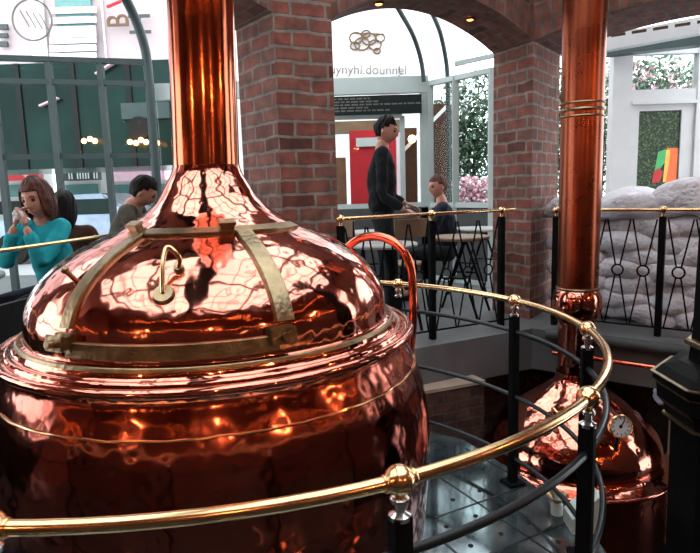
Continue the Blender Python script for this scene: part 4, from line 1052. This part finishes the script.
def headmesh():
    """head looking along -Y, centre at origin, 0.23 m tall, with nose, brow, lips, chin, ears"""
    b = B(); bmesh.ops.create_uvsphere(b, u_segments=56, v_segments=44, radius=1)
    def g(x, s): return math.exp(-(x/s)**2)
    for v in b.verts:
        x, y, z = v.co; n = v.co.copy()
        px, py, pz = x*.076, y*.098, z*.116
        if z < 0: px *= 1-.28*(-z)**1.3; py = py*(1-.10*(-z)) if y < 0 else py*(1-.42*(-z))
        if y < 0:
            f = (-y)**.5
            zz = pz; xx = px
            py += .012*f*g(zz, .05)*(abs(xx)/.076)**2
            py -= .024*g(xx, .011)*g(zz+.022, .020)*f      # nose tip
            py -= .012*g(xx, .009)*g(zz-.005, .03)*f        # bridge
            py -= .006*g(zz-.028, .012)*g(xx, .045)*f       # brow
            for s in (-1, 1): py += .012*g(xx-s*.031, .015)*g(zz-.010, .012)*f  # sockets
            py -= .007*g(xx, .022)*g(zz+.055, .007)*f       # lips
            py -= .006*g(xx, .022)*g(zz+.068, .006)*f
            py -= .010*g(xx, .022)*g(zz+.096, .016)*f       # chin
        v.co = (px, py, pz)
    for s in (-1, 1):
        e = B(); bmesh.ops.create_uvsphere(e, u_segments=14, v_segments=10, radius=1, matrix=Matrix.Translation((s*.077, .012, -.004)) @ Matrix.Rotation(s*.35, 4, 'Z') @ Matrix.Diagonal((.009, .019, .031, 1)))
        t = bpy.data.meshes.new('t'); e.to_mesh(t); e.free(); b.from_mesh(t); bpy.data.meshes.remove(t)
    return b
def hairmesh(style, seed=0):
    b = B(); bmesh.ops.create_uvsphere(b, u_segments=48, v_segments=36, radius=1)
    kill = []
    for v in b.verts:
        x, y, z = v.co
        w = {'short': .084, 'bob': .092, 'long': .094}[style]; px, py, pz = x*w, y*.108+.008, z*.125+.012
        if style != 'short' and z < .1:
            pz -= (.055 if style == 'bob' else .11)*(.1-z)*(1 if y > -.3 else .8); px *= 1.0+.10*max(0, -z)
        if style == 'short' and z < 0: px *= 1-.22*-z; py = py*(1-.30*-z)
        st = noise.noise(Vector((math.atan2(x, y)*6+seed, z*1.6, seed)))*.010+noise.noise(Vector((math.atan2(x, y)*18, z*2, seed)))*.005
        d = Vector((x, y, z)).normalized()*st; v.co = Vector((px, py, pz))+d
        face = (y < -.28 and z < (.42 if style == 'short' else .38) and abs(x) < (.85 if style == 'short' else .62))
        if style == 'short' and z < -.62: face = True
        if style == 'short' and y < -.02 and z < .12: face = True
        if style == 'short' and y < .12 and z < -.12: face = True
        if face: kill.append(v)
        if style != 'short' and z < -.86: kill.append(v)
    bmesh.ops.delete(b, geom=list(set(kill)), context='VERTS')
    r = bmesh.ops.solidify(b, geom=b.faces[:], thickness=.012); return b
def hand(wrist, d, palm, sgn=1, curl=.7, s=1.0):
    """chains for a hand: d pointing along the fingers, palm = direction the palm faces"""
    w = Vector(wrist); d = Vector(d).normalized(); palm = Vector(palm); palm = (palm-d*palm.dot(d)).normalized(); side = d.cross(palm)*sgn
    chains = [[(w, .022*s), (w+d*.04*s, (.030*s, .018*s)), (w+d*.075*s, (.034*s, .016*s))]]
    k = w+d*.075*s; out = [skinned(chains, 1)]
    for off, L in ((-.030, .062), (-.010, .074), (.010, .080), (.030, .070)):
        a = w+d*.055*s+side*off*.8*s; b_ = k+side*off*s; dd = d.copy(); pts = [(a, .009*s), (b_, .0095*s)]; p = b_
        for seg, f in ((.45, .4), (.32, .7), (.23, .6)):
            dd = (dd+palm*curl*f).normalized(); p = p+dd*L*seg*s; pts.append((p, .0085*s))
        out.append(skinned([pts], 1))
    a = w+d*.025*s+side*.02*s; dd = (d*.7+side*.8+palm*.3).normalized(); p1 = a+dd*.04*s; dd2 = (d+palm*.5+side*.1).normalized()
    out.append(skinned([[(a, .012*s), (p1, .0115*s), (p1+dd2*.028*s, .010*s), (p1+dd2*.05*s, .008*s)]], 1)); return out
def person(base, label, headpos, face, tilt, sh, hips, arms, shirt, trousers, hair, style, legs, hscale=1.0, waist=.155, hands=None, collar=True, seed=0):
    """headpos: head centre; face: direction; sh: (left, right) shoulder; hips: centre; arms: [(elbow, wrist)]; legs: [(knee, ankle)]"""
    t = empty('person', base, label, 'person')
    hp = Vector(headpos); f = Vector(face).normalized(); up = Vector(tilt).normalized(); xx = (-f).cross(up) * -1
    yy = -f; xx = yy.cross(up).normalized(); zz = xx.cross(yy).normalized()
    hm = Matrix((xx, yy, zz)).transposed().to_4x4() @ Matrix.Scale(hscale, 4); hm.translation = hp
    up_ = Vector((0, 0, .045)); sl, sr_ = Vector(sh[0])+up_, Vector(sh[1])+up_; nb = (sl+sr_)/2+Vector((0, 0, .03)); hc = Vector(hips); ch = nb.lerp(hc, .35)-Vector((0, 0, 0)); wa = nb.lerp(hc, .72)
    neck_top = hm @ Vector((0, .02, -.07))
    across = (sr_-sl).normalized()
    def tor(g):
        return [[(hc, (.15*g, .115*g)), (wa, (.135*g, .10*g)), (ch, (.155*g, .11*g)), (nb-Vector((0, 0, .05)), (.10*g, .075*g)), (nb, .058*g)],
                ]
    parts = [skinned([[(hc, .13), (wa, .12), (ch, .135), (nb-Vector((0, 0, .05)), .085), (nb, .062), (neck_top, .060)]], 2)]
    for s_, (el, wr) in zip((sl, sr_), arms):
        parts.append(skinned([[(nb-Vector((0, 0, .05)), .06), (s_, .052), (Vector(s_).lerp(Vector(el), .5), .045), (Vector(el), .036), (Vector(el).lerp(Vector(wr), .4), .037), (Vector(wr), .024)]], 2))
    for sgn, (kn, an) in zip((-1, 1), legs):
        hj = hc+across*.09*sgn; parts.append(skinned([[(hc, .10), (hj, .085), (hj.lerp(Vector(kn), .5), .075), (Vector(kn), .055), (Vector(kn).lerp(Vector(an), .4), .052), (Vector(an), .036), (Vector(an)+Vector((f.x, f.y, 0)).normalized()*.13+Vector((0, 0, -.03)), .03)]], 2))
    hb = headmesh(); hb.transform(hm); parts.append(hb)
    for hh in (hands or []): parts += hh
    body = merge(parts, .0065); obj('body', body, M['skin'], t)
    # clothes
    top = [skinned([[(hc, .143), (wa, .135), (ch, .152), (nb-Vector((0, 0, .05)), .10), (nb+Vector((0, 0, .0)), .066)]], 2)]
    for s_, (el, wr) in zip((sl, sr_), arms):
        el, wr = Vector(el), Vector(wr)
        top.append(skinned([[(nb-Vector((0, 0, .06)), .08), (s_, .068), (s_.lerp(el, .5), .060), (el, .052), (el.lerp(wr, .5), .048), (el.lerp(wr, .86), .042)]], 2))
    tb = merge(top, .010)
    for v in tb.verts: v.co += v.normal*(noise.noise(v.co*14+Vector((seed, 0, 0)))*.010+noise.noise(v.co*5)*.008)
    obj('shirt', tb, M[shirt], t)
    low = []
    for sgn, (kn, an) in zip((-1, 1), legs):
        hj = hc+across*.09*sgn; kn, an = Vector(kn), Vector(an)
        low.append(skinned([[(hc-Vector((0, 0, .0)), .135), (hj, .10), (hj.lerp(kn, .5), .088), (kn, .070), (kn.lerp(an, .5), .066), (kn.lerp(an, .95), .06)]], 2))
    obj('trousers', merge(low, .012), M[trousers], t)
    for sgn, (kn, an) in zip((-1, 1), legs):
        an = Vector(an); d = Vector((f.x, f.y, 0)).normalized()
        b = skinned([[(an-d*.04-Vector((0, 0, .035)), .04), (an+d*.06-Vector((0, 0, .045)), .042), (an+d*.15-Vector((0, 0, .05)), .032)]], 2)
        for v in b.verts: v.co.z = max(v.co.z, base[2]+.001)
        obj('shoe', b, M['dark'], t)
    hr = hairmesh(style, seed); hr.transform(hm); obj('hair', hr, M[hair], t)
    for s in (-1, 1):
        b = B(); sphere(b, hm @ Vector((s*.030, -.083, .010)), .0105*hscale, 14, 10); obj('eye', b, M['eye'], t)
        b = B(); tube(b, [hm @ Vector((s*x, y, z)) for x, y, z in ((.016, -.094, .030), (.030, -.092, .035), (.044, -.084, .031))], .0035, 6); obj('eyebrow', b, M[hair], t)
    b = B(); tube(b, [hm @ Vector((x, y, -.059)) for x, y in ((-.022, -.086), (-.01, -.096), (0, -.099), (.01, -.096), (.022, -.086))], .0045, 8); obj('lips', b, M['lip'], t)
    return t
# woman in teal: elbows out, both hands lifted to her mouth
W = ray(37, 199, 4.0)
hw = W
fw = Vector((-.08, -.97, -.20)); 
mouth = W+Vector((-.025, -.150, -.080))
LW = mouth+Vector((-.045, -.03, -.085)); RW = mouth+Vector((.035, -.045, -.09))
person((-2.06, 4.15, .42), 'seated brown-haired woman in a teal shirt holding both hands to her mouth', W, fw, (-.12, -.25, 1),
       (W+Vector((-.15, .03, -.235)), W+Vector((.140, .08, -.225))), (W.x+.03, W.y+.13, .95),
       [(W+Vector((-.20, -.12, -.43)), LW), (W+Vector((.06, -.14, -.43)), RW)], 'teal', 'navy', 'hair_b', 'bob',
       [((-2.36, 3.78, .93), (-2.38, 3.82, .50)), ((-2.16, 3.74, .93), (-2.16, 3.78, .50))], 1.1,
       hands=[hand(LW, (.35, .25, 1), (1, .2, 0), 1, .6, 1.0), hand(RW, (-.30, .25, 1), (-1, .2, 0), -1, .6, 1.0)], seed=1)
b = B(); bmesh.ops.create_icosphere(b, subdivisions=3, radius=.03, matrix=Matrix.Translation(mouth+Vector((-.01, -.035, -.01))))
for v in b.verts: v.co += v.normal*noise.noise(v.co*40)*.02
o = obj('napkin', b, M['white'], None, loc=mouth); tag(o, 'crumpled white napkin held to the mouth of the woman in teal', 'napkin')
# dark-haired guest beyond her
W = ray(64, 207, 4.75)
person((W.x, 4.95, .42), 'seated guest with dark hair in a brown jacket, half hidden behind the woman in teal', W, (-.3, .9, -.3), (0, .1, 1),
       (W+Vector((.19, 0, -.24)), W+Vector((-.17, .02, -.24))), (W.x+.04, W.y-.02, .93),
       [(W+Vector((.24, .12, -.5)), W+Vector((.1, .34, -.45))), (W+Vector((-.22, .12, -.5)), W+Vector((-.08, .34, -.45)))], 'brown', 'navy', 'hair_k', 'long',
       [((W.x+.12, 5.15, .92), (W.x+.12, 5.15, .50)), ((W.x-.12, 5.15, .92), (W.x-.12, 5.15, .50))],
       hands=[hand(W+Vector((.1, .34, -.45)), (-.3, 1, 0), (0, 0, -1)), hand(W+Vector((-.08, .34, -.45)), (.3, 1, 0), (0, 0, -1), -1)], seed=2)
# man in olive, leaning to the right
W = ray(143, 192, 4.7)
person((W.x-.1, 4.85, .42), 'man with short dark hair in an olive jumper bending forward, left of the kettle neck', W, (.80, .25, -.55), (.35, .0, 1),
       (W+Vector((-.12, .16, -.17)), W+Vector((-.09, -.17, -.19))), (W.x-.27, W.y+.03, .95),
       [(W+Vector((.02, .26, -.42)), W+Vector((.22, .15, -.42))), (W+Vector((.05, -.22, -.44)), W+Vector((.25, -.08, -.42)))], 'olive', 'charcoal', 'hair_k', 'short',
       [((W.x+.12, 4.95, .93), (W.x+.1, 4.97, .50)), ((W.x+.12, 4.7, .93), (W.x+.1, 4.7, .50))],
       hands=[hand(W+Vector((.22, .15, -.42)), (1, -.2, 0), (0, 0, -1)), hand(W+Vector((.25, -.08, -.42)), (1, .2, 0), (0, 0, -1), -1)], seed=3)
# standing man in charcoal, seen from the side
W = ray(386, 131, 5.4)
person((W.x, 5.42, .42), 'man in charcoal standing side-on behind the terrace railing, facing right', W, (.93, -.25, -.22), (.12, 0, 1),
       (W+Vector((-.03, .19, -.225)), W+Vector((-.05, -.19, -.235))), (W.x-.05, W.y, 1.36),
       [(W+Vector((.0, .24, -.56)), W+Vector((.20, .20, -.66))), (W+Vector((-.06, -.24, -.57)), W+Vector((.14, -.2, -.70)))], 'charcoal', 'charcoal', 'hair_k', 'short',
       [((W.x-.02, W.y+.1, .93), (W.x-.05, W.y+.1, .50)), ((W.x+.02, W.y-.1, .93), (W.x, W.y-.1, .50))],
       hands=[hand(W+Vector((.20, .20, -.66)), (1, 0, -.3), (0, 0, -1)), hand(W+Vector((.14, -.2, -.70)), (1, .1, -.3), (0, 0, -1), -1)], seed=4)
# seated man facing left
W = ray(438, 187, 6.3)
person((W.x, 6.4, .42), 'man in a dark blue jacket seated before the tall panes, facing left', W, (-.90, -.40, -.1), (0, 0, 1),
       (W+Vector((.02, -.20, -.25)), W+Vector((.06, .18, -.25))), (W.x+.1, W.y, .93),
       [(W+Vector((-.10, -.27, -.46)), W+Vector((-.32, -.2, -.42))), (W+Vector((.0, .24, -.50)), W+Vector((-.2, .2, -.44)))], 'navy', 'charcoal', 'hair_b', 'short',
       [((W.x-.35, 6.25, .92), (W.x-.33, 6.25, .50)), ((W.x-.35, 6.5, .92), (W.x-.33, 6.5, .50))],
       hands=[hand(W+Vector((-.32, -.2, -.42)), (-1, .1, 0), (0, 0, -1), -1), hand(W+Vector((-.2, .2, -.44)), (-1, -.1, 0), (0, 0, -1))], seed=5)

# ------------------------------------------------------------------ light
w = bpy.data.worlds.new('overcast'); bpy.context.scene.world = w; w.use_nodes = True; nt = w.node_tree
bg = nt.nodes['Background']; tc = nt.nodes.new('ShaderNodeTexCoord'); nz = nt.nodes.new('ShaderNodeTexNoise'); nz.inputs['Scale'].default_value = 2.2; nz.inputs['Detail'].default_value = 5
nt.links.new(tc.outputs['Generated'], nz.inputs['Vector'])
nt.links.new(ramp(nt, nz.outputs['Fac'], [(.35, (.80, .86, .92)), (.65, (1, 1, 1))]), bg.inputs['Color']); bg.inputs['Strength'].default_value = 4.6
sc = bpy.context.scene
sc.view_settings.view_transform = 'Standard'; sc.view_settings.look = 'None'; sc.view_settings.gamma = 1; sc.view_settings.exposure = 0
sc.view_settings.use_curve_mapping = False
sc.cycles.use_denoising = True; sc.cycles.max_bounces = 8; sc.cycles.transparent_max_bounces = 12; sc.cycles.glossy_bounces = 5; sc.cycles.diffuse_bounces = 3
sc.cycles.caustics_reflective = False; sc.cycles.sample_clamp_indirect = 6
